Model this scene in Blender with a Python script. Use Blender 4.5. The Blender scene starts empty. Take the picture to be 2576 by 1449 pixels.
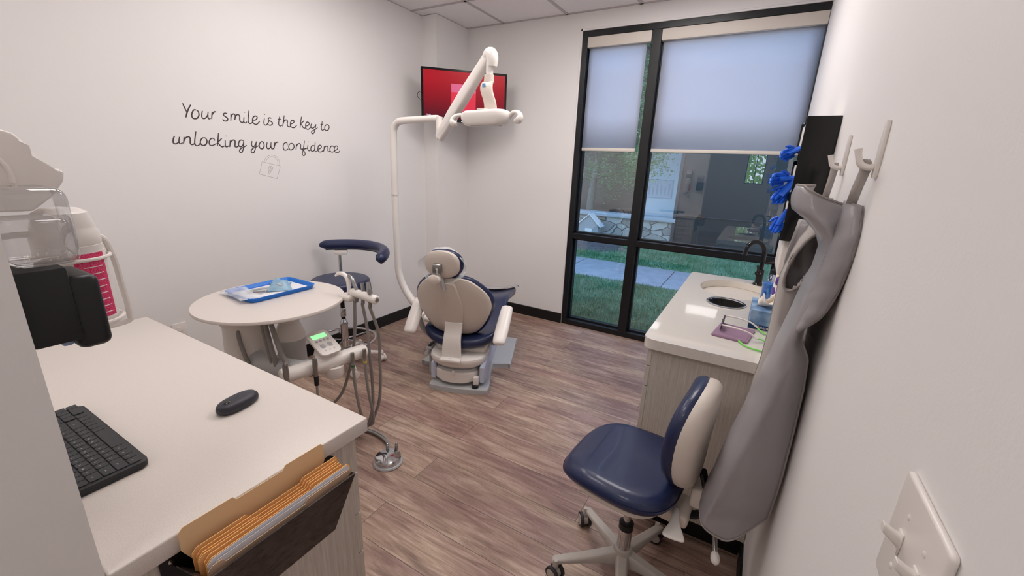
import bpy, bmesh, math, random
from mathutils import Vector, Matrix
random.seed(7)
C = bpy.context.scene.collection
PI = math.pi
sin, cos, rad = math.sin, math.cos, math.radians

# ------------------------------------------------------------------ materials
def lin(c):
    c = c / 255.0
    return c / 12.92 if c <= 0.04045 else ((c + 0.055) / 1.055) ** 2.4
def L3(rgb):
    return (lin(rgb[0]), lin(rgb[1]), lin(rgb[2]), 1.0)
def P(name, rgb, rough=0.5, metal=0.0, bump=None, var=None, trans=0.0, ior=1.45, coat=0.0, emit=None, spec=0.5, alpha=1.0):
    m = bpy.data.materials.new(name); m.use_nodes = True
    nt = m.node_tree; b = nt.nodes['Principled BSDF']
    b.inputs['Base Color'].default_value = L3(rgb)
    b.inputs['Roughness'].default_value = rough
    b.inputs['Metallic'].default_value = metal
    b.inputs['Transmission Weight'].default_value = trans
    b.inputs['IOR'].default_value = ior
    b.inputs['Coat Weight'].default_value = coat
    b.inputs['Specular IOR Level'].default_value = spec
    b.inputs['Alpha'].default_value = alpha
    if emit:
        b.inputs['Emission Color'].default_value = L3(emit[0]); b.inputs['Emission Strength'].default_value = emit[1]
    tc = nt.nodes.new('ShaderNodeTexCoord')
    if var:   # (scale, amount, second rgb)
        n = nt.nodes.new('ShaderNodeTexNoise'); n.inputs['Scale'].default_value = var[0]; n.inputs['Detail'].default_value = 4
        nt.links.new(tc.outputs['Object'], n.inputs['Vector'])
        r = nt.nodes.new('ShaderNodeValToRGB')
        r.color_ramp.elements[0].position = 0.5 - var[1]; r.color_ramp.elements[1].position = 0.5 + var[1]
        r.color_ramp.elements[0].color = L3(rgb); r.color_ramp.elements[1].color = L3(var[2])
        nt.links.new(n.outputs['Fac'], r.inputs['Fac']); nt.links.new(r.outputs['Color'], b.inputs['Base Color'])
    if bump:  # (scale, strength)
        n = nt.nodes.new('ShaderNodeTexNoise'); n.inputs['Scale'].default_value = bump[0]; n.inputs['Detail'].default_value = 3
        nt.links.new(tc.outputs['Object'], n.inputs['Vector'])
        bp = nt.nodes.new('ShaderNodeBump'); bp.inputs['Strength'].default_value = bump[1]; bp.inputs['Distance'].default_value = 0.002
        nt.links.new(n.outputs['Fac'], bp.inputs['Height']); nt.links.new(bp.outputs['Normal'], b.inputs['Normal'])
    return m

def nodes(name):
    m = bpy.data.materials.new(name); m.use_nodes = True
    nt = m.node_tree
    return m, nt, nt.nodes['Principled BSDF'], nt.nodes['Material Output']

WALL = (235, 232, 230)
M = {}
M['wall'] = P('painted_wall', WALL, 0.62, bump=(180, 0.12), spec=0.3)
M['ceiling'] = P('ceiling_tile', (238, 235, 235), 0.9, bump=(400, 0.3))
M['tbar'] = P('ceiling_grid', (188, 182, 182), 0.6)
M['base'] = P('black_vinyl_base', (20, 19, 20), 0.45)
M['white'] = P('white_plastic', (232, 226, 220), 0.32)
M['cream'] = P('cream_plastic', (214, 203, 192), 0.38)
M['ivory'] = P('ivory_shell', (214, 203, 192), 0.45, bump=(260, 0.15))
M['greyp'] = P('light_grey_plastic', (186, 187, 188), 0.35)
M['hose'] = P('grey_hose', (142, 136, 132), 0.45)
M['black'] = P('black_plastic', (22, 23, 25), 0.42)
M['gloss_black'] = P('glossy_black_acrylic', (8, 8, 10), 0.12)
M['alu'] = P('black_window_frame', (22, 21, 24), 0.35)
M['chrome'] = P('chrome', (205, 205, 208), 0.1, 1.0)
M['steel'] = P('brushed_steel', (160, 158, 156), 0.28, 1.0)
M['castw'] = P('painted_aluminium', (178, 171, 164), 0.38)
M['navy'] = P('navy_vinyl', (31, 41, 76), 0.38, coat=0.2, bump=(300, 0.06))
M['counter'] = P('white_worktop', (224, 217, 210), 0.3, var=(900, 0.12, (206, 196, 188)))
M['countergloss'] = P('white_quartz', (230, 224, 216), 0.12, var=(700, 0.12, (216, 208, 198)), coat=0.9, spec=0.8)
M['sink'] = P('sink_ceramic', (212, 200, 184), 0.3)
M['rubber'] = P('dark_rubber', (50, 46, 46), 0.6)
M['blue'] = P('blue_tray_plastic', (14, 112, 206), 0.35)
M['glove'] = P('blue_glove', (24, 100, 222), 0.5, bump=(80, 0.4))
M['pink'] = P('pink_label', (206, 30, 88), 0.4, var=(500, 0.05, (226, 80, 124)))
M['manila'] = P('manila_card', (230, 196, 152), 0.7)
M['orange'] = P('orange_card', (244, 190, 124), 0.7)
M['paper'] = P('paper', (228, 226, 230), 0.8)
M['ink'] = P('dark_lettering', (70, 60, 62), 0.7)
M['inkgrey'] = P('grey_line_drawing', (158, 150, 150), 0.7)
M['apron'] = P('grey_lead_apron', (150, 146, 148), 0.36, bump=(500, 0.15), coat=0.1)
M['apron2'] = P('pale_grey_apron', (172, 165, 160), 0.5, bump=(500, 0.15))
M['piping'] = P('apron_piping', (150, 142, 138), 0.6, bump=(900, 0.5))
M['tissue'] = P('tissue', (236, 226, 212), 0.9, bump=(60, 0.5))
M['purple'] = P('purple_case', (150, 118, 142), 0.35)
M['violet'] = P('violet_label', (96, 60, 150), 0.4)
M['lime'] = P('lime_cord', (120, 214, 90), 0.4)
M['tbox'] = P('tissue_box_card', (84, 118, 160), 0.5, var=(14, 0.12, (150, 180, 206)))
M['tboxb'] = P('tissue_box_base', (18, 62, 106), 0.5)
M['keybody'] = P('keyboard_shell', (40, 40, 43), 0.5)
M['key'] = P('key_cap', (50, 50, 53), 0.55)
M['legend'] = P('key_legend', (176, 176, 178), 0.6)
M['mouse'] = P('mouse_shell', (48, 48, 56), 0.45)
M['bluefluid'] = P('blue_soap', (0, 110, 200), 0.15, coat=0.4)
M['darkglassitem'] = P('dark_lens', (60, 50, 60), 0.1)

def glassy(name, tint, refl=1.0, rough=0.0):
    """thin clear pane: transparent with fresnel reflection"""
    m, nt, b, out = nodes(name)
    nt.nodes.remove(b)
    t = nt.nodes.new('ShaderNodeBsdfTransparent'); t.inputs['Color'].default_value = tint + (1,)
    g = nt.nodes.new('ShaderNodeBsdfGlossy'); g.inputs['Roughness'].default_value = rough
    ge = nt.nodes.new('ShaderNodeNewGeometry'); dt = nt.nodes.new('ShaderNodeVectorMath'); dt.operation = 'DOT_PRODUCT'
    nt.links.new(ge.outputs['Incoming'], dt.inputs[0]); nt.links.new(ge.outputs['True Normal'], dt.inputs[1])
    def mt(op, a, b=None):
        q = nt.nodes.new('ShaderNodeMath'); q.operation = op
        for i_, v_ in enumerate((a, b)):
            if v_ is None: continue
            if isinstance(v_, (int, float)): q.inputs[i_].default_value = v_
            else: nt.links.new(v_, q.inputs[i_])
        return q
    f = mt('ADD', mt('MULTIPLY', mt('POWER', mt('SUBTRACT', 1.0, mt('ABSOLUTE', dt.outputs['Value']).outputs[0]).outputs[0], 5.0).outputs[0], 0.95).outputs[0], 0.045)
    k = nt.nodes.new('ShaderNodeMath'); k.operation = 'MULTIPLY'; k.inputs[1].default_value = refl; k.use_clamp = True
    mx = nt.nodes.new('ShaderNodeMixShader')
    nt.links.new(f.outputs[0], k.inputs[0]); nt.links.new(k.outputs[0], mx.inputs[0])
    nt.links.new(t.outputs[0], mx.inputs[1]); nt.links.new(g.outputs[0], mx.inputs[2])
    nt.links.new(mx.outputs[0], out.inputs[0])
    return m
M['glass'] = glassy('window_glass', (0.66, 0.83, 0.86), 4.4)
M['clear'] = glassy('clear_plastic', (0.95, 0.95, 0.955), 2.0)
M['film'] = P('clear_film', (236, 240, 244), 0.25, alpha=0.42)
M['bluefilm'] = P('blue_pouch_film', (150, 190, 212), 0.25, alpha=0.72)
M['water'] = glassy('clear_liquid', (0.93, 0.92, 0.92), 1.6)

def shade_mat():
    m, nt, b, out = nodes('roller_shade_fabric')
    nt.nodes.remove(b)
    d = nt.nodes.new('ShaderNodeBsdfDiffuse'); d.inputs['Color'].default_value = L3((214, 210, 214))
    t = nt.nodes.new('ShaderNodeBsdfTranslucent'); t.inputs['Color'].default_value = (0.93, 0.94, 1.0, 1)
    mx = nt.nodes.new('ShaderNodeMixShader'); mx.inputs[0].default_value = 0.66
    nt.links.new(d.outputs[0], mx.inputs[1]); nt.links.new(t.outputs[0], mx.inputs[2]); nt.links.new(mx.outputs[0], out.inputs[0])
    return m
M['shade'] = shade_mat()
M['fascia'] = P('shade_fascia', (214, 206, 196), 0.5)

def floor_mat():
    m, nt, b, out = nodes('vinyl_planks')
    N = nt.nodes.new; K = nt.links.new
    tc = N('ShaderNodeTexCoord')
    br = N('ShaderNodeTexBrick')
    br.inputs['Scale'].default_value = 1.0; br.inputs['Brick Width'].default_value = 1.22; br.inputs['Row Height'].default_value = 0.18
    br.inputs['Mortar Size'].default_value = 0.0011; br.inputs['Mortar Smooth'].default_value = 0.1
    br.offset = 0.37; br.offset_frequency = 2
    br.inputs['Color1'].default_value = (0, 0, 0, 1); br.inputs['Color2'].default_value = (1, 1, 1, 1); br.inputs['Mortar'].default_value = (0.5, 0.5, 0.5, 1)
    K(tc.outputs['Object'], br.inputs['Vector'])
    # per-plank offset pushes the grain to a different place in each board
    off = N('ShaderNodeVectorMath'); off.operation = 'MULTIPLY_ADD'
    off.inputs[1].default_value = (7.3, 3.1, 5.0)
    K(br.outputs['Color'], off.inputs[0]); K(tc.outputs['Object'], off.inputs[2])
    mp = N('ShaderNodeMapping'); mp.inputs['Scale'].default_value = (1.6, 13.0, 1.0); K(off.outputs[0], mp.inputs['Vector'])
    n1 = N('ShaderNodeTexNoise'); n1.inputs['Scale'].default_value = 2.4; n1.inputs['Detail'].default_value = 7; n1.inputs['Roughness'].default_value = 0.62; n1.inputs['Distortion'].default_value = 0.8
    K(mp.outputs[0], n1.inputs['Vector'])
    mp2 = N('ShaderNodeMapping'); mp2.inputs['Scale'].default_value = (2.5, 60.0, 1.0); K(off.outputs[0], mp2.inputs['Vector'])
    n2 = N('ShaderNodeTexNoise'); n2.inputs['Scale'].default_value = 3.0; n2.inputs['Detail'].default_value = 6; n2.inputs['Roughness'].default_value = 0.7
    K(mp2.outputs[0], n2.inputs['Vector'])
    mp3 = N('ShaderNodeMapping'); mp3.inputs['Scale'].default_value = (1.0, 3.2, 1.0); K(off.outputs[0], mp3.inputs['Vector'])
    n3 = N('ShaderNodeTexNoise'); n3.inputs['Scale'].default_value = 1.9; n3.inputs['Detail'].default_value = 3; K(mp3.outputs[0], n3.inputs['Vector'])
    r1 = N('ShaderNodeValToRGB')
    e = r1.color_ramp.elements
    e[0].position = 0.30; e[0].color = L3((136, 116, 108)); e[1].position = 0.70; e[1].color = L3((208, 192, 182))
    x = e.new(0.5); x.color = L3((178, 158, 147))
    K(n1.outputs['Fac'], r1.inputs['Fac'])
    r2 = N('ShaderNodeValToRGB'); e = r2.color_ramp.elements
    e[0].position = 0.36; e[0].color = (0.66, 0.62, 0.60, 1); e[1].position = 0.58; e[1].color = (1, 1, 1, 1)
    K(n2.outputs['Fac'], r2.inputs['Fac'])
    mul = N('ShaderNodeMix'); mul.data_type = 'RGBA'; mul.blend_type = 'MULTIPLY'; mul.inputs[0].default_value = 0.8
    K(r1.outputs[0], mul.inputs[6]); K(r2.outputs[0], mul.inputs[7])
    r3 = N('ShaderNodeValToRGB'); e = r3.color_ramp.elements
    e[0].position = 0.35; e[0].color = L3((215, 196, 196)); e[1].position = 0.65; e[1].color = L3((255, 248, 236))
    K(n3.outputs['Fac'], r3.inputs['Fac'])
    mul2 = N('ShaderNodeMix'); mul2.data_type = 'RGBA'; mul2.blend_type = 'MULTIPLY'; mul2.inputs[0].default_value = 1
    K(mul.outputs[2], mul2.inputs[6]); K(r3.outputs[0], mul2.inputs[7])
    # board tone
    r4 = N('ShaderNodeValToRGB'); e = r4.color_ramp.elements
    e[0].color = (0.88, 0.87, 0.88, 1); e[1].color = (1.12, 1.10, 1.07, 1)
    K(br.outputs['Color'], r4.inputs['Fac'])
    mul3 = N('ShaderNodeMix'); mul3.data_type = 'RGBA'; mul3.blend_type = 'MULTIPLY'; mul3.inputs[0].default_value = 1
    K(mul2.outputs[2], mul3.inputs[6]); K(r4.outputs[0], mul3.inputs[7])
    seam = N('ShaderNodeMix'); seam.data_type = 'RGBA'; seam.inputs[7].default_value = L3((70, 56, 50))
    K(br.outputs['Fac'], seam.inputs[0]); K(mul3.outputs[2], seam.inputs[6])
    K(seam.outputs[2], b.inputs['Base Color'])
    b.inputs['Roughness'].default_value = 0.36; b.inputs['Specular IOR Level'].default_value = 0.45
    bp = N('ShaderNodeBump'); bp.inputs['Strength'].default_value = 0.12; bp.inputs['Distance'].default_value = 0.002
    K(n2.outputs['Fac'], bp.inputs['Height']); K(bp.outputs[0], b.inputs['Normal'])
    return m
M['floor'] = floor_mat()

def grain_mat(name, a, c, scale):
    m, nt, b, out = nodes(name)
    N = nt.nodes.new; K = nt.links.new
    tc = N('ShaderNodeTexCoord'); mp = N('ShaderNodeMapping'); mp.inputs['Scale'].default_value = scale
    n = N('ShaderNodeTexNoise'); n.inputs['Scale'].default_value = 5; n.inputs['Detail'].default_value = 5; n.inputs['Roughness'].default_value = 0.7
    r = N('ShaderNodeValToRGB'); r.color_ramp.elements[0].position = 0.35; r.color_ramp.elements[1].position = 0.65
    r.color_ramp.elements[0].color = L3(a); r.color_ramp.elements[1].color = L3(c)
    K(tc.outputs['Object'], mp.inputs[0]); K(mp.outputs[0], n.inputs['Vector']); K(n.outputs['Fac'], r.inputs[0]); K(r.outputs[0], b.inputs['Base Color'])
    b.inputs['Roughness'].default_value = 0.45
    return m
M['cab'] = grain_mat('cabinet_laminate', (186, 176, 164), (212, 203, 192), (40, 40, 1.2))
M['holder'] = grain_mat('dark_file_holder', (44, 36, 34), (72, 62, 58), (8, 8, 20))
M['holder'].node_tree.nodes['Principled BSDF'].inputs['Roughness'].default_value = 0.2

# ------------------------------------------------------------------ mesh helpers
def NB(): return bmesh.new()
def box(bm, x0, y0, z0, x1, y1, z1, mi=0, M4=None):
    v = [bm.verts.new((x, y, z)) for x in (x0, x1) for y in (y0, y1) for z in (z0, z1)]
    if M4:
        for q in v: q.co = M4 @ q.co
    fs = []
    for f in ((0, 1, 3, 2), (4, 6, 7, 5), (0, 4, 5, 1), (2, 3, 7, 6), (0, 2, 6, 4), (1, 5, 7, 3)):
        g = bm.faces.new([v[i] for i in f]); g.material_index = mi; fs.append(g)
    return v, fs
def rbox(bm, x0, y0, z0, x1, y1, z1, r=0.01, seg=3, mi=0, M4=None):
    v, fs = box(bm, x0, y0, z0, x1, y1, z1, mi, M4)
    es = list({e for f in fs for e in f.edges})
    bmesh.ops.bevel(bm, geom=es, offset=r, segments=seg, profile=0.5, affect='EDGES', clamp_overlap=True)
def catmull(pts, n=8, closed=False):
    pts = [Vector(p) for p in pts]; out = []
    N = len(pts)
    if N < 3 and not closed: return pts
    rng = range(N) if closed else range(N - 1)
    for i in rng:
        p1, p2 = pts[i], pts[(i + 1) % N]
        p0 = pts[(i - 1) % N] if closed or i > 0 else p1 * 2 - p2
        p3 = pts[(i + 2) % N] if closed or i + 2 < N else p2 * 2 - p1
        for k in range(n):
            t = k / n
            out.append(0.5 * ((2 * p1) + (p2 - p0) * t + (2 * p0 - 5 * p1 + 4 * p2 - p3) * t * t + (3 * p1 - p0 - 3 * p2 + p3) * t ** 3))
    if not closed: out.append(pts[-1])
    return out
def loft(bm, rings, cap=True, closed=False, mi=0):
    R = [[bm.verts.new(p) for p in r] for r in rings]
    n = len(R[0])
    m = len(R) if closed else len(R) - 1
    for i in range(m):
        a, b = R[i], R[(i + 1) % len(R)]
        for j in range(n):
            f = bm.faces.new((a[j], a[(j + 1) % n], b[(j + 1) % n], b[j])); f.material_index = mi
    if cap and not closed:
        f = bm.faces.new(list(reversed(R[0]))); f.material_index = mi
        f = bm.faces.new(R[-1]); f.material_index = mi
    return R
def tube(bm, pts, r, n=10, smooth=0, closed=False, mi=0, flat=1.0):
    """round tube along pts; r number or list; flat squashes the second axis"""
    if smooth:
        if isinstance(r, (list, tuple)):
            rr = catmull([(x, 0, 0) for x in r], smooth, closed); r = [q.x for q in rr]
        pts = catmull(pts, smooth, closed)
    pts = [Vector(p) for p in pts]; N = len(pts)
    if not isinstance(r, (list, tuple)): r = [r] * N
    rings = []; up = None
    for i, p in enumerate(pts):
        if closed: t = pts[(i + 1) % N] - pts[i - 1]
        else: t = pts[min(i + 1, N - 1)] - pts[max(i - 1, 0)]
        t.normalize()
        if up is None:
            up = Vector((0, 0, 1)) if abs(t.z) < 0.9 else Vector((1, 0, 0))
        up = (up - t * up.dot(t)).normalized(); s = t.cross(up)
        rings.append([p + (up * cos(a) * flat + s * sin(a)) * r[i] for a in [2 * PI * k / n for k in range(n)]])
    return loft(bm, rings, not closed, closed, mi)
def cyl(bm, p0, p1, r0, r1=None, n=24, mi=0):
    if r1 is None: r1 = r0
    tube(bm, [p0, p1], [r0, r1], n, mi=mi)
def lathe(bm, prof, c=(0, 0, 0), n=32, sx=1, sy=1, mi=0, M4=None, cap=True):
    rings = []
    for r, z in prof:
        ring = [Vector((c[0] + sx * max(r, 1e-4) * cos(2 * PI * k / n), c[1] + sy * max(r, 1e-4) * sin(2 * PI * k / n), c[2] + z)) for k in range(n)]
        if M4: ring = [M4 @ q for q in ring]
        rings.append(ring)
    return loft(bm, rings, cap, False, mi)
def prism(bm, poly, z0, z1, M4=None, r=0, seg=2, mi=0):
    a = [bm.verts.new((x, y, z0)) for x, y in poly]; b = [bm.verts.new((x, y, z1)) for x, y in poly]
    n = len(poly); fs = []
    for i in range(n): fs.append(bm.faces.new((a[i], a[(i + 1) % n], b[(i + 1) % n], b[i])))
    f0 = bm.faces.new(list(reversed(a))); f1 = bm.faces.new(b); fs += [f0, f1]
    for f in fs: f.material_index = mi
    if M4:
        for q in a + b: q.co = M4 @ q.co
    if r:
        es = list(set(f0.edges) | set(f1.edges))
        bmesh.ops.bevel(bm, geom=es, offset=r, segments=seg, profile=0.5, affect='EDGES', clamp_overlap=True)
def rrect(x0, y0, x1, y1, r, n=5):
    out = []
    for cx, cy, a0 in ((x1 - r, y1 - r, 0), (x0 + r, y1 - r, 90), (x0 + r, y0 + r, 180), (x1 - r, y0 + r, 270)):
        for k in range(n + 1):
            a = rad(a0 + 90 * k / n); out.append((cx + r * cos(a), cy + r * sin(a)))
    return out
def sup(a, b, e, n=40, cx=0, cy=0):
    """superellipse outline"""
    out = []
    for k in range(n):
        t = 2 * PI * k / n; c, s = cos(t), sin(t)
        out.append((cx + a * math.copysign(abs(c) ** (2 / e), c), cy + b * math.copysign(abs(s) ** (2 / e), s)))
    return out
def pillow(bm, outline, z0, z1, M4=None, edge=0.35, steps=6, mi=0, bend=None, dome=0.0):
    """soft cushion: outline grows and shrinks over its thickness, like an upholstered pad"""
    cx = sum(p[0] for p in outline) / len(outline); cy = sum(p[1] for p in outline) / len(outline)
    h = z1 - z0; r = h * edge; rings = []
    def ring(ins, z):
        out = []
        for x, y in outline:
            dx, dy = x - cx, y - cy; d = math.hypot(dx, dy); k = max(0.0, (d - ins) / d)
            q = Vector((cx + dx * k, cy + dy * k, z))
            if bend: q = bend(q)
            out.append(M4 @ q if M4 else q)
        return out
    for i in range(steps + 1):
        a = PI / 2 * i / steps; rings.append(ring(r * (1 - sin(a)), z0 + r * (1 - cos(a))))
    for i in range(steps + 1):
        a = PI / 2 * i / steps; rings.append(ring(r * (1 - cos(a)), z1 - r + r * sin(a)))
    R = max(math.hypot(p[0] - cx, p[1] - cy) for p in outline)
    for f in (0.75, 0.45, 0.15):
        rings.append(ring(R * 0 + 0, 0) if False else [None])
        rr = []
        for x, y in outline:
            dx, dy = (x - cx), (y - cy); d = math.hypot(dx, dy); k = max(0.0, (d - r) / d) * f
            q = Vector((cx + dx * k, cy + dy * k, z1 + dome * (1 - f * f)))
            if bend: q = bend(q)
            rr.append(M4 @ q if M4 else q)
        rings[-1] = rr
    loft(bm, rings, True, False, mi)
def sheet(bm, rows, mi=0):
    R = [[bm.verts.new(p) for p in r] for r in rows]
    for i in range(len(R) - 1):
        for j in range(len(R[0]) - 1):
            f = bm.faces.new((R[i][j], R[i][j + 1], R[i + 1][j + 1], R[i + 1][j])); f.material_index = mi
    return R
def text_into(bm, body, size, M4, mi=0, extrude=0.0004, align='CENTER'):
    cu = bpy.data.curves.new('t', 'FONT'); cu.body = body; cu.size = size; cu.extrude = extrude; cu.align_x = align; cu.resolution_u = 2
    o = bpy.data.objects.new('t', cu); C.objects.link(o)
    bpy.context.view_layer.update()
    me = o.to_mesh(); n0 = len(bm.faces)
    t2 = bmesh.new(); t2.from_mesh(me); 
    for v in t2.verts: v.co = M4 @ v.co
    mp = {v: bm.verts.new(v.co) for v in t2.verts}
    for f in t2.faces:
        try:
            g = bm.faces.new([mp[v] for v in f.verts]); g.material_index = mi
        except ValueError: pass
    t2.free(); o.to_mesh_clear(); bpy.data.objects.remove(o); bpy.data.curves.remove(cu)

WM = {}
def ob(name, bm, mat, parent=None, local=False, sub=0, solid=0, flat=False, ang=38, bev=0):
    if parent is not None and not local:
        bm.transform(WM[parent.name].inverted())
    bmesh.ops.recalc_face_normals(bm, faces=bm.faces[:]) if not solid else None
    for f in bm.faces: f.smooth = not flat
    if not flat:
        for e in bm.edges:
            if len(e.link_faces) == 2 and e.calc_face_angle(0) > rad(ang): e.smooth = False
    me = bpy.data.meshes.new(name); bm.to_mesh(me); bm.free()
    for m in (mat if isinstance(mat, list) else [mat]): me.materials.append(M[m] if isinstance(m, str) else m)
    o = bpy.data.objects.new(name, me); C.objects.link(o)
    if parent is not None: o.parent = parent
    WM[o.name] = WM[parent.name] if parent is not None else Matrix()
    if solid:
        s = o.modifiers.new('thickness', 'SOLIDIFY'); s.thickness = solid; s.offset = 0
    if bev:
        s = o.modifiers.new('soft', 'BEVEL'); s.width = bev; s.segments = 2; s.limit_method = 'ANGLE'; s.angle_limit = rad(40)
    if sub:
        s = o.modifiers.new('smooth', 'SUBSURF'); s.levels = sub; s.render_levels = sub
    return o
def tag(o, label=None, cat=None, group=None, kind=None):
    if label: o['label'] = label
    if cat: o['category'] = cat
    if group: o['group'] = group
    if kind: o['kind'] = kind
    return o
def thing(name, label, cat, loc=(0, 0, 0), rz=0, group=None):
    o = bpy.data.objects.new(name, None); C.objects.link(o)
    o.location = loc; o.rotation_euler = (0, 0, rz); o.empty_display_size = 0.05
    WM[o.name] = Matrix.Translation(loc) @ Matrix.Rotation(rz, 4, 'Z')
    return tag(o, label, cat, group)
def struct(name, bm, m, label=None, **k):
    o = ob(name, bm, m, **k); o['kind'] = 'structure'
    if label: o['label'] = label
    return o
def clone(root, loc, rz, label, name=None):
    r = root.copy(); C.objects.link(r); r.location = loc; r.rotation_euler = (0, 0, rz); r['label'] = label
    for ch in list(root.children):
        c = ch.copy(); C.objects.link(c); c.parent = r
        for g in ch.children:
            d = g.copy(); C.objects.link(d); d.parent = c
    return r
def frame_of(x, y, z, o):  # matrix with columns x,y,z axes and origin
    m = Matrix.Identity(4)
    for i, c in enumerate((x, y, z)):
        c = Vector(c)
        for j in range(3): m[j][i] = c[j]
    for j in range(3): m[j][3] = o[j]
    return m

QUOTE="12330,17337 12376,17168 12438,16979 12483,16914|12712,17308 12589,17115 12464,16864 12375,16625|12933,17078 12823,17057 12726,16914 12681,16769 12705,16632 12837,16605 12977,16688 13051,16850 13036,17001 12959,17073|13255,17067 13204,16908 13179,16742 13232,16654 13326,16676 13431,16769 13506,16900|13542,17036 13504,16859 13498,16715 13543,16666 13621,16707|13754,17060 13716,16882 13676,16671|13706,16873 13795,17007 13888,17088 13969,17085|14559,17060 14469,17083 14378,17039 14357,16953 14441,16886 14539,16824 14546,16726 14449,16644 14323,16653 14275,16733|14770,17092 14753,16910 14712,16683|14748,16876 14851,17050 14965,17084 15011,17003 14983,16870 14955,16759|14974,16869 15091,17042 15207,17080 15261,16986 15238,16788 15278,16682 15372,16648 15472,16715|15512,16969 15477,16812 15477,16680 15554,16643 15656,16719|15593,17263 15608,17243|15861,17382 15808,17156 15748,16884 15738,16705 15807,16631 15929,16670 16028,16778|16037,16846 16194,16885 16303,16986 16306,17085 16200,17110 16080,17030 16012,16866 16019,16710 16112,16629 16258,16642 16449,16820|16775,17035 16721,16846 16711,16685 16793,16633 16900,16689 17049,16879|16825,17268 16842,17248|17226,17082 17128,17109 17036,17053 17032,16946 17177,16891 17268,16807 17213,16699 17070,16649 16950,16693|17797,17245 17735,17041 17685,16847 17694,16706 17795,16668 17937,16752|17661,17071 17863,17101|18127,17356 18056,17073 17989,16828 17950,16634|17994,16829 18104,17030 18245,17092 18319,17028 18282,16856 18298,16713 18412,16665 18523,16772|18533,16855 18691,16934 18785,17025 18767,17106 18656,17110 18550,17002 18497,16828 18535,16686 18685,16640 18832,16702 18959,16831|19377,17414 19296,17149 19187,16684|19541,17174 19413,17062 19273,16940 19359,16833 19432,16715 19546,16690 19641,16759|19620,16832 19771,16871 19902,16984 19883,17082 19754,17095 19654,16985 19617,16807 19660,16660 19805,16637 19999,16775|20105,17038 20030,16894 20040,16768 20145,16737 20307,16833 20449,17019|20449,17019 20359,16745 20276,16533 20169,16386 20048,16387 20048,16504 20192,16603 20384,16696 20550,16813"
QUOTE2="20970,17265 20875,16945 20854,16736 20941,16665 21109,16757|20803,17032 21035,17090|21335,17092 21175,16972 21131,16785 21229,16673 21395,16718 21509,16897 21479,17052 21335,17092|11677,15613 11596,15441 11567,15261 11629,15205 11741,15231 11860,15359|11906,15582 11848,15378 11853,15250 11922,15222 12006,15287|12128,15597 12085,15393 12044,15229|12082,15373 12194,15541 12316,15611 12399,15584 12405,15454 12379,15289 12424,15210 12542,15237 12598,15302|12756,15928 12673,15636 12611,15385 12609,15220 12685,15162 12787,15197 12861,15297|13088,15623 12967,15532 12890,15361 12929,15230 13042,15194 13174,15273 13248,15446 13201,15589 13100,15624|13661,15493 13634,15585 13549,15621 13437,15555 13355,15410 13353,15262 13448,15216 13576,15253 13735,15348|13924,15929 13854,15591 13765,15212|14059,15647 13950,15533 13806,15408 13858,15334 13927,15229 14024,15170 14151,15229|14241,15551 14212,15354 14209,15214 14282,15183 14401,15255|14341,15805 14325,15783|14518,15556 14483,15370 14439,15182|14481,15361 14593,15530 14725,15596 14793,15543 14768,15364 14749,15230 14835,15203 14955,15263|15297,15597 15163,15624 15038,15536 14968,15353 15020,15244 15135,15250 15242,15368 15304,15552|15307,15575 15253,15279 15190,15049 15085,14886 14988,14914 14992,15040 15122,15159 15293,15236 15447,15344|15810,15606 15762,15421 15799,15271 15914,15314 16033,15482 16082,15600|16082,15600 16011,15319 15901,15036 15797,14902 15689,14944 15705,15064 15851,15196 16039,15275 16238,15387|16440,15623 16295,15521 16222,15340 16286,15194 16434,15192 16539,15348 16531,15558 16440,15623|16769,15587 16711,15404 16715,15239 16811,15196 16922,15273 17005,15444|17025,15602 16989,15395 17009,15229 17094,15210 17178,15262|17274,15617 17219,15384 17158,15189|17218,15374 17318,15557 17432,15636 17509,15617|18119,15481 18114,15619 18019,15647 17872,15541 17821,15343 17867,15183 17990,15169 18165,15262|18413,15636 18249,15513 18212,15338 18296,15203 18467,15241 18599,15408 18563,15580 18413,15636|18792,15619 18758,15416 18719,15223|18757,15406 18874,15583 19024,15642 19101,15561 19081,15382 19128,15283 19248,15314|19424,15848 19356,15600 19257,15238 19170,14978 19228,14867 19350,14908 19376,15038 19319,15164 19189,15260|19228,15298 19395,15321 19580,15382|19662,15592 19610,15383 19637,15245 19741,15208 19883,15293|19721,15801 19742,15781|20202,15544 20053,15577 19902,15476 19858,15292 19949,15176 20110,15251 20204,15439|20257,15833 20179,15438 20169,15228 20276,15180 20410,15281|20430,15345 20624,15407 20732,15529 20678,15622 20531,15603 20441,15451 20421,15265 20536,15165 20730,15199 20882,15313|20960,15584 20926,15369 20869,15184|20925,15358 21053,15546 21220,15598 21275,15493 21243,15303 21313,15214 21452,15285|21757,15561 21684,15634 21534,15588 21432,15420 21449,15258 21609,15194 21818,15274|21842,15314 22032,15394 22134,15537 22076,15644 21918,15624 21815,15466 21818,15274 21977,15171 22150,15195 22279,15322"
LOCK="16305,14383 16846,14260 17408,14143 17451,14104 17375,13875 17226,13526 17164,13367 17106,13327 16741,13429 16296,13537 16036,13615 16029,13672 16141,13960 16262,14320 16305,14383|16428,14371 16480,14502 16562,14628 16809,14780 17068,14799 17292,14710 17424,14494 17437,14297 17409,14153|16526,14350 16577,14471 16655,14569 16849,14695 17031,14711 17227,14610 17325,14417 17306,14181|16673,13908 16651,14014 16722,14093 16827,14114 16934,14057 16930,13945 16837,13860 16725,13869 16673,13908|16685,13879 16621,13698 16664,13635 16732,13684 16827,13860|16678,13990 16789,14016 16902,13969|16729,14064 16799,13968 16861,13890|16659,13796 16789,13811|16634,13722 16760,13743|16773,14094 16771,13992 16727,13889"

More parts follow.
